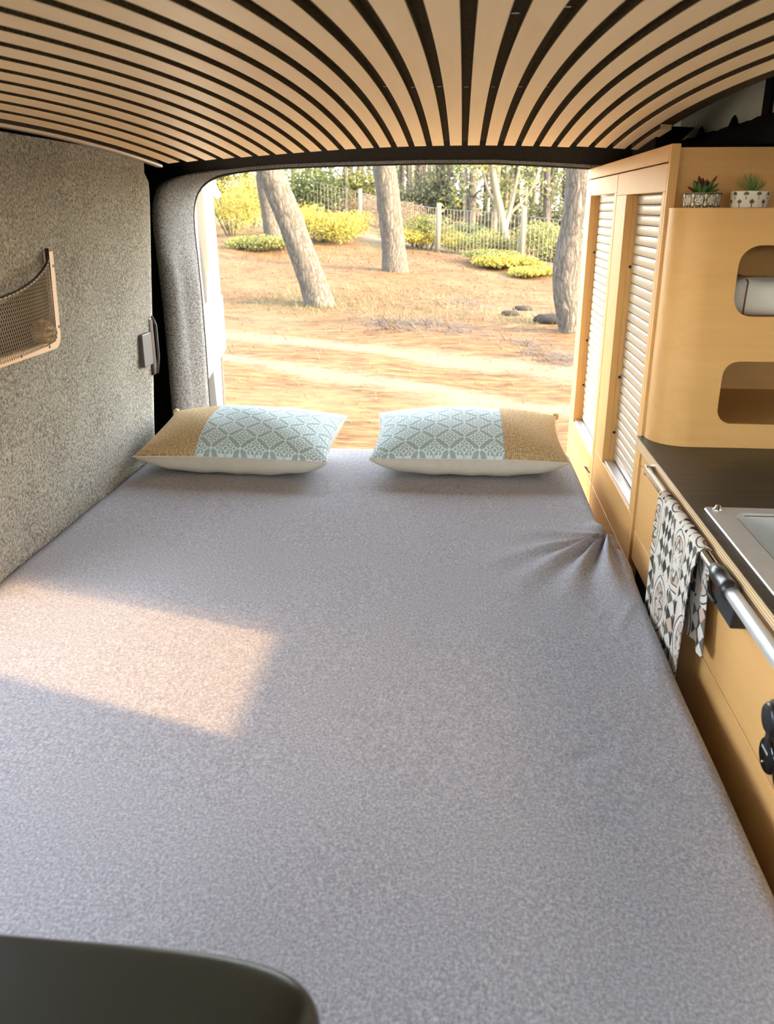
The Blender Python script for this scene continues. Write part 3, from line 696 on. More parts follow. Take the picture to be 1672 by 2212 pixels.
def pot_leaf(root, base, tip, wd, mat, curl=0.0, n=7):
    base, tip = Vector(base), Vector(tip); ax = tip - base; side = ax.cross(Vector((0, 1, 0.3)))
    side = side.normalized() if side.length > 1e-6 else Vector((1, 0, 0)); nor = side.cross(ax).normalized(); b = MB(); L = []
    for i in range(n + 1):
        t = i / n; wv = wd * (0.45 + 1.1 * t) * (1 - t) ** 0.55 if i < n else 0.0002
        c = base + ax * t + nor * (curl * math.sin(t * math.pi) + 0.0) + Vector((0, 0, -abs(curl) * 0.6 * t * t))
        L.append([tuple(c - side * wv), tuple(c + nor * wv * 0.35), tuple(c + side * wv), tuple(c - nor * wv * 0.25)])
    b.grid(np.array(L), wrap=True); b.f.append((0, 1, 2, 3)); return b.build('leaf', mat, root, True)
PH = 0.0275
p1 = pot(0.461, 1.772, 0, 'small white pot with dark tile medallions holding a dark green rosette succulent', PH)
zb_ = PH - 0.006
for (dx, dy, dz, wd, mt) in [(-0.012, -0.012, 0.026, 0.0085, 'succulent'), (0.004, -0.014, 0.022, 0.0085, 'succulent'), (0.016, -0.008, 0.030, 0.007, 'succulent'), (-0.002, 0.004, 0.036, 0.007, 'succulent_tip'), (-0.010, 0.002, 0.040, 0.0055, 'succulent_tip'), (0.006, 0.0, 0.033, 0.007, 'succulent_tip'),
        (0.024, -0.002, 0.040, 0.004, 'succulent_tip'), (0.030, 0.004, 0.026, 0.0045, 'succulent'), (0.028, -0.01, 0.015, 0.004, 'succulent'), (-0.031, -0.004, 0.020, 0.003, 'succulent_tip'), (-0.018, 0.004, 0.031, 0.007, 'succulent'), (0.012, 0.008, 0.030, 0.008, 'succulent'), (-0.015, 0.012, 0.022, 0.007, 'succulent')]:
    pot_leaf(p1, (0.461 + dx * 0.15, 1.772 + dy * 0.15, zb_), (0.461 + dx, 1.772 + dy, zb_ + dz), wd, mt, 0.003)
p2 = pot(0.551, 1.772, 1, 'small white pot with brown clover sprigs holding a spiky grass-like succulent', PH + 0.003)
for i in range(46):
    a = random.uniform(0, 2 * math.pi); sp = random.random() ** 0.7 * 0.034; hz = 0.045 * (1 - 0.45 * (sp / 0.034) ** 2) * random.uniform(0.75, 1.08)
    pot_leaf(p2, (0.551 + random.uniform(-.004, .004), 1.772 + random.uniform(-.004, .004), zb_ + 0.002), (0.551 + sp * math.cos(a), 1.772 + 0.8 * sp * math.sin(a), zb_ + hz), 0.00115, 'spiky_leaf', -0.002, 5)

# ================================================================== KITCHEN UNIT, WORKTOP, SINK
WT = -0.464; WX = 0.390
SX0, SX1, SY0, SY1 = 0.451, 0.79, 0.78, 1.300            # sink bowl opening
wt = thing('worktop', (0.63, 1.1, -0.488), 'dark laminate worktop with pale plywood edge around the steel sink', 'worktop')
b = MB()
for (x0, x1, y0, y1) in ((WX + 0.001, SX0, 0.3, 1.7975), (SX1, 0.868, 0.3, 1.798), (SX0, SX1, SY1, 1.798), (SX0, SX1, 0.3, SY0)): b.box(x0, x1, y0, y1, WT - 0.0012, WT)
b.build('laminate_top', 'laminate', wt)
b = MB()
for (x0, x1, y0, y1) in ((WX, SX0, 0.3, 1.7975), (SX1, 0.868, 0.3, 1.798), (SX0, SX1, SY1, 1.798), (SX0, SX1, 0.3, SY0)): b.box(x0, x1, y0, y1, WT - 0.024, WT - 0.0012)
b.build('plywood_core', 'ply_edge', wt)
sink = thing('sink', (0.63, 1.06, WT - 0.14), 'brushed stainless steel inset sink in the worktop', 'sink')
# rim frame with sloping bowl
def ring(x0, x1, y0, y1, r, z, n=6): return [(a, c, z) for a, c in rrect(x0, x1, y0, y1, r, n)]
Rs = [ring(0.409, 0.83, 0.74, 1.331, 0.006, WT + 0.0003), ring(0.410, 0.829, 0.741, 1.330, 0.006, WT + 0.003), ring(SX0 - 0.004, SX1 + 0.004, SY0 - 0.004, SY1 + 0.004, 0.022, WT + 0.003), ring(SX0 + 0.001, SX1 - 0.001, SY0 + 0.001, SY1 - 0.001, 0.020, WT - 0.003),
      ring(SX0 + 0.006, SX1 - 0.006, SY0 + 0.006, SY1 - 0.006, 0.022, WT - 0.10), ring(SX0 + 0.03, SX1 - 0.03, SY0 + 0.03, SY1 - 0.03, 0.03, WT - 0.128)]
b = MB().grid(np.array(Rs), wrap=True); n_ = len(Rs[0]); b.f.append(tuple((len(Rs) - 1) * n_ + k for k in range(n_))); b.build('basin', 'steel', sink, recalc=True, smooth=False)
MB().lathe([(0.008, 0), (0.008, 0.002), (0.005, 0.004), (0.004, 0.008), (0.001, 0.009)], 16, (0.427, 1.315, WT + 0.003)).build('lid_stud', 'chrome', sink, True)
MB().lathe([(0.022, 0), (0.022, 0.002), (0.012, 0.002), (0.002, 0.001)], 20, (0.63, 1.06, WT - 0.1275)).build('drain', 'chrome', sink, True)

kit = thing('kitchen_unit', (0.63, 1.1, FLOOR), 'birch plywood kitchen unit with flush drawers under the worktop', 'kitchen unit')
KX0 = 0.402
MB().box(KX0 + 0.016, 0.868, 0.32, 1.796, FLOOR, -0.80).box(KX0 + 0.016, 0.445, 0.32, 1.796, -0.80, -0.492).build('carcass', 'foam', kit)
MB().box(KX0, KX0 + 0.015, 0.32, 1.782, -0.525, -0.489).build('top_rail', 'birch_along', kit, bevel=0.001)
MB().box(KX0, KX0 + 0.015, 0.32, 1.775, -0.6715, -0.5270).build('drawer_front', 'birch_along', kit, bevel=0.001)
MB().prism([(0.32, -1.10), (1.35, -1.10), (1.35, -0.742), (1.775, -0.742), (1.775, -0.674), (0.32, -0.674)], KX0, KX0 + 0.015, 'x').build('drawer_front', 'birch_along', kit, bevel=0.001)
MB().box(KX0 - 0.004, KX0 + 0.016, 1.784, 1.797, -1.15, -0.489).build('end_panel', 'birch', kit, bevel=0.001)

# towel rail with black bracket
RX, RZ = 0.3755, -0.486
rail = thing('towel_rail', (RX, 1.1, RZ), 'chrome telescopic rail with black clamp running below the worktop edge', 'rail')
MB().tube([(RX, 1.60, RZ + 0.004), (RX, 1.10, RZ)], 0.0078, 16).build('thin_tube', 'chrome', rail, True)
MB().tube([(RX, 1.115, RZ), (RX, 0.35, RZ - 0.003)], 0.0098, 16).build('thick_tube', 'steel', rail, True)
MB().box(RX - 0.004, KX0 - 0.0003, 1.60, 1.612, RZ - 0.008, RZ + 0.012).build('end_plate', 'chrome', rail, bevel=0.001)
MB().tube([(RX, 1.135, RZ), (RX, 1.12, RZ), (RX, 1.115, RZ), (RX, 1.10, RZ), (RX, 1.098, RZ), (RX, 1.075, RZ), (RX, 1.07, RZ), (RX, 1.05, RZ)], [0.0088, 0.011, 0.0125, 0.0125, 0.0118, 0.0118, 0.0130, 0.0130], 18).build('clamp_collar', 'black_plastic', rail, True)
MB().prism([(1.13, -0.540), (1.05, -0.540), (1.045, -0.505), (1.05, -0.492), (1.13, -0.492), (1.135, -0.51)], RX + 0.004, KX0 - 0.0005, 'x').build('bracket', 'black_plastic', rail, bevel=0.003)
MB().tube([(RX - 0.010, 1.12, -0.502), (RX - 0.012, 1.105, -0.512), (RX - 0.008, 1.09, -0.52)], 0.0045, 8).build('lever', 'black_plastic', rail, True)

# tea towel over the rail
def towel_print(u, v):
    p = 0.115; rgb = np.empty((len(u), 3)); W_, G_, PK, BK = np.array([.62, .56, .48]), np.array([.13, .12, .10]), np.array([.50, .37, .28]), np.array([.055, .05, .042])
    iu, iv = np.floor(u / p), np.floor(v / p); x = u / p - iu - 0.5; y = v / p - iv - 0.5; odd = ((iu + iv) % 2) == 0
    r = np.hypot(x, y); a = np.arctan2(y, x)
    star = 0.20 + 0.07 * np.cos(8 * a)
    c1 = np.where((r < star)[:, None], W_, np.where((r < star + 0.075)[:, None], G_, np.where((r < 0.36)[:, None], PK, np.where((r < 0.38)[:, None], BK, np.where((r < 0.46)[:, None], W_, np.where((r < 0.485)[:, None], BK, W_))))))
    c1 = np.where(((r < 0.2) & (np.abs(np.sin(4 * a)) < 0.16))[:, None], BK, c1); c1 = np.where((r < 0.035)[:, None], PK, c1)
    q = 0.027; s = np.floor((u + v) / q / 1.1); t_ = np.floor((u - v) / q / 1.1)
    chk = ((s + t_) % 2 == 0); hsh = np.sin(s * 12.9 + t_ * 78.2) * 43758.5; hsh -= np.floor(hsh)
    c2 = np.where(chk[:, None], np.where((hsh < 0.7)[:, None], BK, G_), np.where((hsh < 0.8)[:, None], W_, PK))
    return np.where(odd[:, None], c1, c2)
nu, nv = 300, 420; us = np.linspace(0, 1, nu); vs_ = np.linspace(0, 1, nv); LEN_B, LEN_F = 0.16, 0.30
tot = LEN_B + LEN_F + math.pi * 0.0105; Pt = np.zeros((nu, nv, 3)); uvp = np.zeros((nu, nv, 2))
for i, u in enumerate(us):
    for j, v_ in enumerate(vs_):
        s = v_ * tot; fo_ = math.sin(u * 31 + 0.8 * math.sin(u * 9)); fo2 = math.sin(u * 17 + 1.0)
        rr = 0.0100 + 0.0012 * fo_
        if s < LEN_B:
            dn = LEN_B - s; x = RX + rr * 0.75; z = RZ + 0.002 - dn; side = 0.3
            x = min(x + 0.003 * fo_ * min(1, dn / 0.05), KX0 - 0.004); y = 1.452 - 0.270 * u - 0.04 * (u - 0.3) * min(1, dn / 0.15)
        elif s < LEN_B + math.pi * 0.0105:
            a = (s - LEN_B) / 0.0105; x = RX + rr * math.cos(a); z = RZ + 0.002 + rr * math.sin(a) ; y = 1.452 - 0.270 * u
        else:
            dn = s - LEN_B - math.pi * 0.0105; g = min(1, dn / 0.06)
            x = RX - rr + 0.0045 * fo_ * g * 0.9 - 0.004 * g + 0.0025 * fo2 * g; z = RZ + 0.002 - dn
            x = max(x, 0.3615)
            y = 1.452 - 0.270 * u + g * 0.007 * math.cos(u * 31 + 0.8 * math.sin(u * 9)) + (dn * 0.22) * (0.0 if u > .6 else 0.10) + dn * 0.12 * (u - 0.45)
        Pt[i, j] = (x, y, z); uvp[i, j] = (u * 0.40, s)
fl = uvp.reshape(-1, 2); rgb = towel_print(fl[:, 0] + 0.03, fl[:, 1] + 0.04)
towel = MB().grid(Pt).build('tea_towel', 'print_towel', None, True, recalc=False, colors=np.c_[rgb, np.ones(len(rgb))])
sm = towel.modifiers.new('thick', 'SOLIDIFY'); sm.thickness = 0.0012; sm.offset = 0
tag(towel, 'patterned tea towel with dark checks and medallions hanging over the chrome rail', 'tea towel')

# sockets on the drawer front
def socket(yc, zc, label, kind):
    t = thing('power_socket', (KX0, yc, zc), label, 'socket')
    X = KX0
    if kind == 'cap':
        MB().lathe([(0.0255, 0.0), (0.0255, -0.004), (0.023, -0.009), (0.010, -0.010), (0.001, -0.0102)], 32, (X - 0.0002, yc, zc), 'x').build('flange', 'black_plastic', t, True)
        MB().lathe([(0.0195, 0.0), (0.0195, -0.005), (0.017, -0.008), (0.001, -0.009)], 32, (X - 0.0098, yc, zc + 0.001), 'x').build('cap', 'black_plastic', t, True)
        MB().prism(rrect(yc + 0.002, yc + 0.014, zc - 0.036, zc - 0.018, 0.005), X - 0.010, X - 0.002, 'x').build('tab', 'black_plastic', t, bevel=0.001)
    else:
        MB().lathe([(0.0235, 0.0), (0.0235, -0.003), (0.021, -0.0055), (0.001, -0.0062)], 32, (X - 0.0002, yc, zc), 'x').build('face', 'black_gloss', t, True)
        for q in range(6):           # row of tiny pale printed strokes
            MB().box(X - 0.0068, X - 0.0062, yc + 0.010 - q * 0.0036, yc + 0.0118 - q * 0.0036, zc + 0.005, zc + 0.0085).build('lettering', 'white_print', t)
        MB().lathe([(0.0014, 0), (0.001, -0.0012)], 8, (X - 0.006, yc + 0.004, zc - 0.012), 'x').build('indicator', 'white_print', t)
    return t
socket(0.899, -0.581, 'black round capped power socket on the plywood drawer front', 'cap')
socket(0.912, -0.6425, 'glossy black oval switch panel with pale lettering below the capped socket', 'oval')
socket(0.864, -0.640, 'glossy black round switch cut by the right edge of the picture', 'oval')

# ================================================================== NET POCKET
npk = thing('net_pocket', (-0.86, 1.55, -0.285), 'wood-framed net pocket screwed to the carpeted wall', 'net pocket')
def wx(z): return float(wall_x(z))
zb0, zt0, yR, yL, wb = -0.281, -0.083, 1.744, 1.02, 0.018
b = MB()
lp = []
for t in np.linspace(0, math.pi / 2, 8): lp.append((yR - 0.028 + 0.028 * math.sin(t), zb0 + 0.028 - 0.028 * math.cos(t)))
outer = [(yL, zb0)] + lp + [(yR, zt0)]
inner = [(yR - wb * 1.15, zt0)] + [(yR - wb * 1.15, zb0 + wb), (yL + wb, zb0 + wb)]
poly = [(yL, zt0), (yL, zb0)] + lp + [(yR, zt0), (yR - wb * 1.15, zt0), (yR - wb * 1.15, zb0 + wb + 0.01), (yR - wb * 1.15 - 0.01, zb0 + wb), (yL + wb, zb0 + wb), (yL + wb, zt0)]
n_ = len(poly)
b.add([(wx(z) + 0.004, y, z) for y, z in poly] + [(wx(z) + 0.016, y, z) for y, z in poly], [tuple(range(n_))[::-1], tuple(range(n_, 2 * n_))] + [(i, (i + 1) % n_, n_ + (i + 1) % n_, n_ + i) for i in range(n_)])
b.build('frame', 'pocket_wood', npk, bevel=0.0012)
for y, z in ((yR - 0.006, -0.112), (yR - 0.006, -0.237), (1.688, -0.272), (1.57, -0.272), (1.42, -0.272), (1.27, -0.272), (1.12, -0.272)):
    MB().lathe([(0.0032, -0.001), (0.0032, 0.0008), (0.001, 0.001)], 12, (wx(z) + 0.016, y, z), 'x').build('screw', 'screw', npk)
yi, zi = yR - wb * 1.15, zb0 + wb
def net_top(y): q = np.clip((yi - y) / 0.36, 0, 2); return -0.092 - 0.058 * (1 - (1 - q) ** 2 if q < 1 else 1 - (q - 1) ** 2) ** 0.8 if q < 2 else -0.092
BALL = (wx(-0.235) + 0.030, 1.640, -0.234, 0.0245)
def net_x(y, z):
    q = (yi - y) / 0.71; h_ = (z - zi) / 0.15
    v = wx(z) + 0.012 + 0.052 * math.sin(math.pi * min(max(q, 0), 1)) ** 0.6 * (0.55 + 0.45 * math.sin(math.pi * min(max(h_ * 0.6 + 0.2, 0), 1)))
    d2 = BALL[3] ** 2 - (y - BALL[1]) ** 2 - (z - BALL[2]) ** 2
    return max(v, BALL[0] + math.sqrt(d2) + 0.0025) if d2 > 0 else v
b = MB(); sp = 0.0085
for fam in (1, -1):
    c = -0.4
    while c < 0.95:
        seg_ = []
        for q in np.linspace(0, 1, 60):
            z = zi + 0.19 * q; y = yi - c - fam * 0.62 * (z - zi)
            if yL + wb <= y <= yi and z <= net_top(y): seg_.append((net_x(y, z), y, z))
        if len(seg_) > 1: b.tube(seg_[::4] + ([seg_[-1]] if (len(seg_) - 1) % 4 else []), 0.00065, 4, cap=False)
        c += sp
b.build('netting', 'net', npk, kind='stuff')
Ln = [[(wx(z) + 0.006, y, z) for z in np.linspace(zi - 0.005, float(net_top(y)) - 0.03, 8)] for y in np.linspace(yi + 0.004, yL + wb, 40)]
MB().grid(np.array(Ln)).build('pocket_shade', 'pocket_shade', npk, recalc=False)  # dark sheet on the wall, stands in for shade inside the pocket
MB().tube([(net_x(y, net_top(y)), y, float(net_top(y))) for y in np.linspace(yi, yL + wb, 50)], 0.0028, 8).build('elastic_band', 'net_band', npk, True)
b = MB()
for q in range(22):
    ys2 = [yi - 0.012 - q * 0.017, yi - 0.022 - q * 0.017]
    MBp = [(net_x(y, net_top(y)) + 0.0022, y, float(net_top(y)) - 0.001) for y in ys2]; b.tube(MBp, 0.0011, 5)
b.build('stitching', 'cream_cloth', npk, kind='stuff')
MB().tube([(wx(z) + 0.014, yi - 0.003, z) for z in (zt0 + 0.006, -0.15, zi + 0.004)], 0.0042, 8).build('side_band', 'net_band', npk, True)
# straw ball in the pocket
b = MB(); L = []
for i in range(25):
    a = math.pi * i / 24
    L.append([(BALL[0] + (BALL[3] - 0.001 + 0.001 * math.sin(i * 4 + k * 0.5)) * math.sin(a) * math.cos(2 * math.pi * k / 36), BALL[1] + (BALL[3] - 0.001 + 0.001 * math.sin(i * 4 + k * 0.5)) * math.sin(a) * math.sin(2 * math.pi * k / 36), BALL[2] + BALL[3] * math.cos(a)) for k in range(36)])
tag(b.grid(np.array(L), wrap=True).build('straw_ball', 'straw_ball', None, True), 'round straw-coloured ball inside the net pocket', 'ball')

# ================================================================== FRONT SEAT HEADREST
seat = thing('front_seat', (-0.28, 0.30, FLOOR), 'black leather seat headrest, blurred in the near left corner', 'seat')
def superbox(cx, cy, cz, hx, hy, hz, e1, e2, n=48, m=40, tw=0.0):
    L = []
    for i in range(m + 1):
        a = -math.pi / 2 + math.pi * i / m; ca, sa = math.cos(a), math.sin(a); row = []
        for k in range(n):
            t = 2 * math.pi * k / n; c, s_ = math.cos(t), math.sin(t)
            f_ = lambda q, e: np.sign(q) * abs(q) ** e
            row.append((cx + hx * f_(ca, e1) * f_(c, e2), cy + hy * f_(ca, e1) * f_(s_, e2), cz + hz * f_(sa, e1)))
        L.append(row)
    return np.array(L)
H = superbox(-0.262, 0.335, -0.581, 0.193, 0.055, 0.142, 0.17, 0.42)
H[:, :, 2] += -0.01 * (H[:, :, 0] + 0.26); H[:, :, 1] += 0.12 * (H[:, :, 2] + 0.5)
MB().grid(H, wrap=True).build('headrest', 'leather', seat, True)
for xx in (-0.33, -0.20): MB().tube([(xx, 0.33, -0.66), (xx, 0.31, -0.80)], 0.007, 12).build('post', 'chrome', seat, True)
Hb = superbox(-0.27, 0.29, -0.98, 0.24, 0.07, 0.235, 0.35, 0.4); MB().grid(Hb, wrap=True).build('backrest', 'leather', seat, True)
# ================================================================== OUTSIDE
def ground_z(x, y):
    k_ = np.clip(0.030 - 0.005 * x, 0.010, 0.065)
    z = -1.78 + k_ * np.maximum(0, y - 16.0)
    z = z + 0.05 * np.sin(x * 0.7 + 1) * np.sin(y * 0.55) * ss(5, 9, y) + 0.02 * np.sin(x * 2.3 + y * 1.7) * ss(5, 9, y)
    return np.minimum(z, 1.6)
gx = np.sign(np.linspace(-1, 1, 121)) * np.abs(np.linspace(-1, 1, 121)) ** 2.2 * 110
gy = np.concatenate([np.linspace(-90, 3, 30), np.linspace(3.3, 40, 150), np.linspace(41, 140, 50)])
GX, GY = np.meshgrid(gx, gy); G = np.stack([GX, GY, ground_z(GX, GY)], -1)
gr = MB().grid(G).build('ground', 'ground', None, True, recalc=True); struct(gr)
gr.data.transform(__import__('mathutils').Matrix.Translation(gr.location)); gr.location = (0, 0, 0)
def gz(x, y): return float(ground_z(np.float64(x), np.float64(y)))

# rear side door, opened outwards, seen nearly edge-on (local: s along the door from the hinge, z up)
door = thing('rear_door', (-0.955, 3.03, FLOOR), 'white rear van door swung open outside the left edge of the opening', 'van door')
HX, HY = -0.955, 3.03; DA = math.atan2(0.70, -0.125); cdx, cdy = math.cos(DA), math.sin(DA)
def dpt(s, z, d): return (HX + cdx * s + cdy * d, HY + cdy * s - cdx * d, z)     # d>0 : towards the inside face (+x)
def dprism(mb, loop, d0, d1):
    n = len(loop); return mb.add([dpt(s, z, d0) for s, z in loop] + [dpt(s, z, d1) for s, z in loop], [tuple(range(n))[::-1], tuple(range(n, 2 * n))] + [(i, (i + 1) % n, n + (i + 1) % n, n + i) for i in range(n)])
b = MB()
def curve_tip(z): return 0.70 - 0.05 * ss(-0.25, 0.14, z)
zz = np.linspace(-0.36, 0.10, 14)
tipcol = [(curve_tip(z), z) for z in zz]; incol = [(curve_tip(z) - 0.30 + 0.16 * ss(-0.36, -0.22, z) - 0.05 * ss(0.02, 0.10, z), z) for z in zz]
dprism(b, tipcol + incol[::-1], -0.03, 0.02)                                  # free-edge upright beside the window
dprism(b, [(0, -0.36), (0.10, -0.36), (0.06, -0.2), (0.05, 0.10), (0, 0.10)], -0.03, 0.02)
dprism(b, [(0, 0.10), (0.645, 0.10), (0.60, 0.15), (0.50, 0.175), (0.0, 0.175)], -0.03, 0.02)
b.build('window_frame', 'white_paint', door, bevel=0.008)
b = MB(); dprism(b, [(0, -0.36), (0.70, -0.36), (0.705, -0.50), (0.70, -0.60), (0, -0.60)], -0.03, 0.028); dprism(b, [(0, -0.60), (0.70, -0.60), (0.70, -1.35), (0, -1.35)], -0.03, 0.004); b.build('door_skin', 'white_paint', door, bevel=0.006)
b = MB(); dprism(b, [(0.04, -0.62), (0.28, -0.62), (0.50, -1.28), (0.04, -1.28)], 0.004, 0.014); b.build('shadow_panel', 'door_grey', door, bevel=0.006)  # grey slab standing in for the shadow on the lower door
b = MB(); dprism(b, [(0.66, -0.61), (0.70, -0.63), (0.70, -1.3), (0.58, -1.3)], 0.004, 0.012); b.build('shaded_edge', 'door_grey', door, bevel=0.004)  # grey strip standing in for shade at the free edge
b = MB(); dprism(b, [(0.05, -0.37), (0.60, -0.37), (0.56, 0.11), (0.05, 0.11)], -0.012, -0.006); b.build('pane', 'door_glass', door)
b = MB(); dprism(b, [(0.70, -0.52), (0.725, -0.52), (0.725, -0.59), (0.70, -0.59)], -0.02, 0.016); dprism(b, [(0.70, -0.62), (0.712, -0.62), (0.712, -0.66), (0.70, -0.66)], -0.02, 0.01); b.build('latch', 'black_plastic', door, bevel=0.003)
b = MB(); b.tube([dpt(0.52, 0.10, 0.02), dpt(0.55, 0.06, 0.045), dpt(0.60, 0.05, 0.045), dpt(0.63, 0.10, 0.02)], 0.014, 10); b.build('hinge_hook', 'white_paint', door, True)

# ---- trees
def tube_tree(mb, pts, rad, n=18, rough=0.0, seed=0, rings=40):
    pts = np.array(pts, float); rad = np.interp(np.linspace(0, 1, len(pts)), np.linspace(0, 1, len(rad)), rad); d = np.r_[0, np.cumsum(np.linalg.norm(np.diff(pts, axis=0), axis=1))]; t = np.linspace(0, d[-1], rings)
    P = np.stack([np.interp(t, d, pts[:, k]) for k in range(3)], -1); R = np.interp(t, d, rad)
    for _ in range(3): P[1:-1] = (P[:-2] + 2 * P[1:-1] + P[2:]) / 4
    k0 = len(mb.v); mb.tube([tuple(p) for p in P], list(R), n, cap=False)
    if rough > 0:
        V = np.array(mb.v[k0:]).reshape(rings, n, 3); C = P[:, None, :]; dirv = V - C; ang = np.linspace(0, 2 * np.pi, n, endpoint=False)[None]; zz = t[:, None]
        f = 1 + rough * (np.sin(ang * 5 + 3 * np.sin(zz * 3.1 + seed) + seed) * 0.5 + np.sin(ang * 9 - zz * 7 + seed * 2) * 0.35 + np.sin(zz * 17 + ang * 3 + seed) * 0.3)
        mb.v[k0:] = [tuple(q) for q in (C + dirv * f[..., None]).reshape(-1, 3)]
    return mb
def leaves(mb, C, R, n, size, rng, flat=1.0, long=1.0):
    """n small leaf quads in the ellipsoid C,R"""
    d = rng.normal(size=(n, 3)); d /= np.linalg.norm(d, axis=1)[:, None]; p = d * rng.random((n, 1)) ** 0.45 * np.array(R) + np.array(C)
    a = rng.normal(size=(n, 3)); a[:, 2] *= flat; a /= np.linalg.norm(a, axis=1)[:, None]; q = rng.normal(size=(n, 3)); q -= a * (q * a).sum(1)[:, None]; q /= np.linalg.norm(q, axis=1)[:, None]
    s = size * rng.uniform(0.6, 1.3, (n, 1)); k0 = len(mb.v)
    V = np.stack([p - a * s * long, p + q * s * 0.5, p + a * s * long, p - q * s * 0.5], 1).reshape(-1, 3); mb.v.extend(map(tuple, V.tolist()))
    mb.f.extend([(k0 + 4 * i, k0 + 4 * i + 1, k0 + 4 * i + 2, k0 + 4 * i + 3) for i in range(n)]); return mb
def pine(name, pts, rad, label, mat='bark', crown=True, seed=0, group=None, n=26, rings=90, rough=0.045):
    base = pts[0]; root = thing(name, tuple(base), label, 'tree', group)
    tube_tree(MB(), [(base[0], base[1], base[2] - 0.15)] + list(pts[1:]), rad, n, rough, seed, rings).build('trunk', mat, root, True, recalc=False)
    if crown:
        rng = np.random.default_rng(seed); top = np.array(pts[-1]); mb = MB()
        for q in range(7): leaves(mb, top + rng.normal(size=3) * np.array([1.0, 1.0, 0.45]), (0.8, 0.8, 0.35), 130, 0.16, rng, 0.5, 1.6)
        mb.build('crown', 'leaf_green', root, recalc=False)
    return root
def on(px, py, y):           # photograph pixel -> point of the place at distance y
    cp, sp, cy_, sy = math.cos(pitch), math.sin(pitch), math.cos(yaw), math.sin(yaw)
    Fv = np.array([-sy * cp, cy_ * cp, -sp]); Rv = np.array([cy_, sy, 0]); Uv = np.cross(Rv, Fv)
    d_ = Fv + Rv * (px - 836) / F_PX + Uv * (1106 - py) / F_PX; return d_ * y / d_[1]
def pts_at(seq, y, ext):
    P = [on(px, py, y) for px, py in seq]; P[0][2] = gz(P[0][0], y); d_ = P[-1] - P[-2]; d_ /= np.linalg.norm(d_); P.append(P[-1] + d_ * ext * 0.5 + np.array([0, 0, 0.3])); P.append(P[-1] + np.array([d_[0] * .4, 0, 1]) * ext * 0.5); return [tuple(p) for p in P]
pine('pine_tree', pts_at([(697, 662), (672, 600), (640, 510), (606, 425), (580, 365)], 16.4, 5.5), [0.30, 0.26, 0.25, 0.245, 0.24, 0.235, 0.2, 0.12], 'thick pine trunk leaning strongly to the left with grass at its foot', seed=1)
pine('pine_tree', pts_at([(597, 530), (585, 470), (573, 400), (570, 365)], 27.0, 6), [0.32, 0.27, 0.26, 0.26, 0.25, 0.2, 0.12], 'slimmer pine trunk standing behind the leaning one', seed=2)
pine('pine_tree', pts_at([(855, 588), (850, 530), (840, 440), (831, 365)], 22.3, 6), [0.36, 0.30, 0.30, 0.29, 0.28, 0.22, 0.14], 'straight furrowed pine trunk in the middle of the clearing', seed=3)
pine('pine_tree', pts_at([(1238, 722), (1231, 690), (1224, 650), (1223, 610), (1229, 550), (1240, 490), (1249, 430), (1252, 365)], 12.9, 5), [0.19, 0.18, 0.195, 0.205, 0.205, 0.195, 0.19, 0.185, 0.16, 0.1], 'S-curved pine trunk next to the shutter cabinet', seed=4)
# pale forked tree by the fence
root = thing('forked_tree', tuple(on(1097, 545, 29.0)), 'pale slender forked tree beside the right fence post', 'tree')
base = on(1097, 548, 29.0); base[2] = gz(base[0], 29.0); root.location = tuple(base)
f1 = on(1085, 470, 29); f2 = on(1062, 365, 29); f3 = on(1092, 490, 29); f4 = on(1122, 365, 29); f5 = on(1146, 420, 29); mb = MB()
tube_tree(mb, [base, f1, on(1075, 430, 29), f2, f2 + np.array([-.4, 0, 3])], [0.17, 0.14, 0.12, 0.10, 0.04], 10, 0, 0, 16); mb.build('trunk', 'pale_wood', root, True, recalc=False)
for pth, r0 in (([f3, on(1105, 440, 29), f4, f4 + np.array([.3, 0, 3])], 0.09), ([on(1100, 462, 29), on(1120, 445, 29), f5, f5 + np.array([.6, 0, 2])], 0.06), ([on(1083, 455, 29), on(1055, 420, 29), on(1043, 365, 29), on(1030, 300, 29)], 0.05), ([on(1078, 440, 29), on(1060, 400, 29), on(1058, 340, 29)], 0.05)):
    tube_tree(MB(), pth, np.linspace(r0, 0.02, len(pth)), 8, 0, 0, 14).build('branch', 'pale_wood', root, True, recalc=False)
rng = np.random.default_rng(5)
mb = MB()
for c in (f2, f4, f5, on(1043, 380, 29)): leaves(mb, c + np.array([0, 0, 0.3]), (0.7, 0.7, 0.6), 60, 0.09, rng)
mb.build('foliage', 'leaf_lime', root, recalc=False)
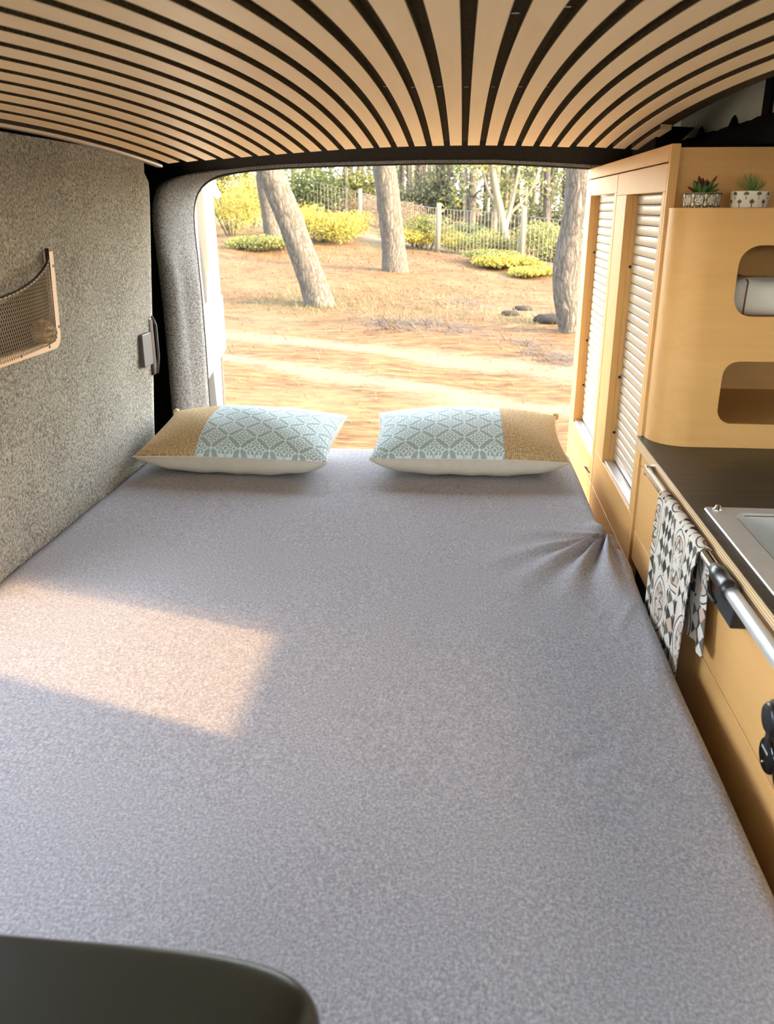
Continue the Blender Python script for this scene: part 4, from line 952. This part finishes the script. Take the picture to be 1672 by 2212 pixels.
# woodland behind the fence
rng = np.random.default_rng(11); nb = 0
for i in range(112):
    px = (rng.uniform(480, 1262) if i > 30 else rng.uniform(860, 1262)) if i < 95 else rng.uniform(1262, 1560); y = rng.uniform(41, 85); P0 = on(px, 450, y); x = P0[0]; g = gz(x, y)
    r = rng.uniform(0.07, 0.19); h_ = rng.uniform(7, 11); lean = rng.normal(0, 0.35)
    root = thing('woodland_tree', (x, y, g), ('thin grey-brown' if i % 3 else 'pale slender') + ' woodland tree ' + ('behind the yellow bushes at the left' if px < 640 else 'seen between the leaning pine and the middle pine' if px < 840 else 'seen between the middle pine and the middle fence post' if px < 945 else 'behind the fence between its middle and right posts' if px < 1120 else 'behind the fence right of the forked tree' if px < 1262 else 'in the wood hidden behind the curved pine and shutter cabinet'), 'tree', 'woodland trees beyond the fence')
    mb = MB(); tube_tree(mb, [(x, y, g - 0.2), (x + lean * .3, y, g + h_ * .35), (x + lean, y, g + h_)], [r * 1.15, r, r * 0.5], 8, 0, 0, 8); mb.build('trunk', 'bark_far' if i % 3 else 'pale_wood', root, True, recalc=False)
    mb = MB()
    for q in range(rng.integers(3, 7)):
        z0 = g + rng.uniform(1.2, 5.0); a = rng.uniform(0, 2 * math.pi); ln = rng.uniform(0.8, 1.9)
        tube_tree(mb, [(x, y, z0), (x + ln * .5 * math.cos(a), y + ln * .5 * math.sin(a), z0 + 0.25), (x + ln * math.cos(a), y + ln * math.sin(a), z0 + 0.8)], [r * .3, r * .2, 0.012], 5, 0, 0, 5)
    mb.build('branches', 'pale_wood' if i % 2 else 'bark_far', root, True, recalc=False, kind='stuff')
    mb = MB()
    for q in range(5): leaves(mb, (x + rng.normal() * 0.9, y + rng.normal() * 0.9, g + rng.uniform(1.0, 6.0)), (1.0, 1.0, 0.8), 75, 0.12, rng)
    mb.build('foliage', ('leaf_far', 'leaf_lime', 'leaf_far', 'leaf_green')[i % 4], root, recalc=False)
# shrubs along the fence: (px, py of foot, distance, rx, rz, material, label)
SH = [(500, 480, 30, 1.6, 1.5, 'leaf_yellow', 'tall bright yellow broom bush at the left, beside the open van door'),
      (545, 470, 33, 1.7, 1.6, 'leaf_yellow', 'bright yellow broom bush between the door and the pine trunks'),
      (640, 500, 30, 1.2, 0.9, 'leaf_yellow', 'yellow flowering bush just right of the leaning pine'),
      (690, 500, 29, 1.5, 0.8, 'leaf_yellow', 'broad low yellow bush in front of the fence'),
      (740, 505, 31, 1.3, 0.7, 'leaf_yellow', 'yellow bush left of the left fence post'),
      (650, 440, 42, 3.0, 1.6, 'leaf_green', 'dark green thicket behind the fence at upper left'),
      (730, 440, 44, 3.0, 1.5, 'leaf_lime', 'light green thicket behind the fence left of the middle pine'),
      (900, 525, 30, 1.1, 0.8, 'leaf_lime', 'lime green bush right of the middle pine'),
      (920, 535, 29, 0.8, 0.5, 'leaf_yellow', 'small yellow bush at the foot of the middle fence post'),
      (985, 530, 31, 1.3, 0.7, 'leaf_green', 'olive green bush right of the middle fence post'),
      (1050, 545, 29, 1.2, 0.6, 'leaf_lime', 'lime bush left of the forked tree'),
      (1090, 590, 24, 1.0, 0.30, 'leaf_yellow', 'low yellow-green bramble in front of the fence'),
      (1060, 575, 25, 0.8, 0.28, 'leaf_lime', 'low lime bramble sprawling in the clearing'),
      (1140, 600, 23, 0.75, 0.17, 'leaf_yellow', 'flat yellow bramble trailing toward the curved pine'),
      (1180, 545, 28, 1.2, 0.9, 'leaf_lime', 'lime bush right of the right fence post'),
      (1215, 550, 28, 0.8, 0.8, 'leaf_green', 'green bush behind the curved pine'),
      (810, 470, 38, 1.8, 1.0, 'leaf_dry', 'rust brown thicket behind the middle pine'),
      (590, 535, 26, 0.9, 0.35, 'leaf_lime', 'low grey-green shrub at the foot of the slimmer pine'),
      (870, 440, 46, 3.0, 1.7, 'leaf_far', 'grey-green thicket in the wood right of the middle pine'),
      (980, 450, 46, 3.0, 1.4, 'leaf_far', 'hazy thicket in the wood behind the middle fence post'),
      (1130, 460, 46, 3.0, 1.3, 'leaf_far', 'hazy thicket in the wood behind the right fence post'),
      (1290, 545, 30, 1.6, 0.9, 'leaf_lime', 'lime thicket hidden behind the shutter cabinet'),
      (1400, 470, 46, 4.0, 1.6, 'leaf_far', 'hazy thicket hidden behind the right end of the shutter cabinet'),
      (560, 430, 48, 3.5, 1.9, 'leaf_lime', 'light green thicket in the wood behind the yellow bushes')]
for i, (px, py, y, rx, rz, mt, lab) in enumerate(SH):
    P0 = on(px, py, y); x = P0[0]; g = gz(x, y); rr = np.random.default_rng(100 + i)
    root = thing('bush', (x, y, g), lab, 'bush', 'bushes along the fence'); mb = MB()
    for q in range(7): leaves(mb, (x + rr.normal() * rx * .4, y + rr.normal() * 0.4, g + rz * rr.uniform(0.3, 1.0)), (rx * .55, 0.6, rz * .45), 560 if y < 40 else 330, 0.040 if y < 40 else 0.09, rr, 1.0, 1.2)
    mb.build('foliage', mt, root, recalc=False)
    mb = MB()
    for q in range(7):
        a = rr.uniform(-1, 1); tube_tree(mb, [(x + a * .2, y, g - 0.05), (x + a * rx * .4, y + rr.normal() * .2, g + rz * .5), (x + a * rx * .7, y + rr.normal() * .3, g + rz)], [0.02, 0.014, 0.006], 4, 0, 0, 4)
    mb.build('stems', 'twig', root, recalc=False, kind='stuff')
# fence: posts and wire
fence = thing('wire_fence', tuple(on(945, 545, 28.4)), 'sheep-wire fence on pale wooden posts along the back of the clearing', 'fence')
FP = [(-14.5, 52.0), (-9.6, 45.5), (-4.35, 37.2), (-0.8, 28.6), (1.72, 25.6), (4.2, 22.9), (6.8, 20.0)]
fence.location = (FP[3][0], FP[3][1], gz(*FP[3]))
FHT = [1.5, 1.5, 1.5, 1.5, 1.6, 1.5, 1.5]
for (x, y), h_ in zip(FP, FHT):
    g = gz(x, y); MB().tube([(x, y, g - 0.2), (x + 0.03, y, g + h_ - 0.04), (x + 0.03, y, g + h_)], [0.085, 0.078, 0.05], 10).build('post', 'fence_wood', fence, True)
mb = MB()
for (x0, y0), (x1, y1) in zip(FP[:-1], FP[1:]):
    ln = math.hypot(x1 - x0, y1 - y0); n_ = int(ln / (0.16 if y0 < 30 else 0.22 if y0 < 40 else 0.4))
    def at(t): x = x0 + (x1 - x0) * t; y = y0 + (y1 - y0) * t; return x, y, gz(x, y)
    for zf in (0.08, 0.25, 0.45, 0.65, 0.9, 1.12, 1.34): mb.tube([(at(t)[0], at(t)[1], at(t)[2] + zf) for t in np.linspace(0, 1, 7)], 0.009 if zf > 1.3 else 0.005, 4, cap=False)
    for k in range(1, n_): x, y, g = at(k / n_); mb.tube([(x, y, g + 0.05), (x, y, g + 1.34)], 0.0055, 4, cap=False)
mb.build('wire_mesh', 'wire', fence, recalc=False, kind='stuff')
# leaning stick beside the right post
pA, pB = on(1117, 545, 26.2), on(1128, 478, 25.9); st_root = MB().tube([tuple(pA), tuple(pB)], 0.045, 8).build('fence_stake', 'fence_wood', None, True); st_root.location.z = gz(pA[0], 26.2) - 0.03
tag(st_root, 'thin leaning wooden stake propped beside the right fence post', 'stake')
# litter: needles, dry grass, twigs
rng = np.random.default_rng(21)
def blades(mb, n, xr, yr, hl, wd, lie, rng, clump=None):
    if clump is None: x = rng.uniform(*xr, n); y = rng.uniform(*yr, n)
    else:
        c = np.array(clump)[rng.integers(0, len(clump), n)]; x = c[:, 0] + rng.normal(size=n) * c[:, 2]; y = c[:, 1] + rng.normal(size=n) * c[:, 2] * 1.2
    z = ground_z(x, y); a = rng.uniform(0, 2 * np.pi, n); l = rng.uniform(*hl, n); el = np.abs(rng.normal(lie, 0.25, n)); p = np.stack([x, y, z], -1)
    tip = p + np.stack([np.cos(a) * np.cos(el) * l, np.sin(a) * np.cos(el) * l, np.abs(np.sin(el)) * l + 0.012], -1); sd_ = np.stack([-np.sin(a), np.cos(a), np.full(n, 0.2)], -1) * wd * (y / 12)[:, None]
    k0 = len(mb.v); V = np.stack([p - sd_, p + sd_, tip], 1).reshape(-1, 3); mb.v.extend(map(tuple, V.tolist())); mb.f.extend([(k0 + 3 * i, k0 + 3 * i + 1, k0 + 3 * i + 2) for i in range(n)])
def at_px(*L): return [(*(lambda P: (P[0], P[1]))(on(px, py, 1.0) * (-1.78 / on(px, py, 1.0)[2])), s) for px, py, s in L]
mb = MB(); blades(mb, 12000, (-9, 6), (7, 30), (0.05, 0.22), 0.006, 0.12, rng)
o = tag(mb.build('pine_litter', 'leaf_dry', None, recalc=False, kind='stuff'), 'fallen pine needles scattered over the forest floor', 'pine needles')
mb = MB(); blades(mb, 5200, None, None, (0.06, 0.20), 0.0045, 0.45, rng, at_px((620, 650, 0.5), (680, 665, 0.4), (740, 655, 0.5), (590, 655, 0.5), (800, 660, 0.7), (860, 640, 0.8), (900, 680, 0.6), (990, 690, 0.6), (700, 590, 0.9), (1150, 700, 0.3), (1000, 650, 0.8), (560, 560, 1.5)))
tag(mb.build('dry_grass', 'grass', None, recalc=False, kind='stuff'), 'dry yellowish grass around the feet of the pines', 'grass')
mb = MB(); blades(mb, 1100, None, None, (0.10, 0.42), 0.005, 0.10, rng, at_px((840, 712, 0.28), (985, 722, 0.25), (930, 705, 0.3), (1140, 745, 0.2), (1000, 660, 0.4), (1180, 765, 0.25), (820, 700, 0.3), (1210, 780, 0.2)))
tag(mb.build('twig_litter', 'twig', None, recalc=False, kind='stuff'), 'grey broken twigs lying in heaps on the pine litter', 'twigs')
for px, py, r_, lab in ((1195, 706, 0.17, 'dark stone at the foot of the curved pine'), (1130, 672, 0.10, 'broken dark stump in the pine litter left of the curved pine'), (1102, 690, 0.09, 'small dark stone lying left of the broken stump')):
    c = on(px, py, 1.0); c = c * (-1.78 / c[2]); g = gz(c[0], c[1]); L = []
    for i in range(9):
        a = math.pi * i / 8; L.append([(c[0] + r_ * (1.7 + 0.3 * math.sin(k * 2.1)) * math.sin(a) * math.cos(2 * math.pi * k / 14), c[1] + r_ * 1.1 * math.sin(a) * math.sin(2 * math.pi * k / 14), g + r_ * 0.25 + r_ * (0.6 + 0.25 * math.sin(k * 1.7 + i) * math.sin(a)) * math.cos(a)) for k in range(14)])
    tag(MB().grid(np.array(L), wrap=True).build('forest_stone', 'stone', None, True), lab, 'stone')

# ------------------------------------------------------------------ lift everything so the van floor is at z = 0
for o in COL.objects:
    if o.parent is None and o.type in ('MESH', 'EMPTY'): o.location.z += EYE
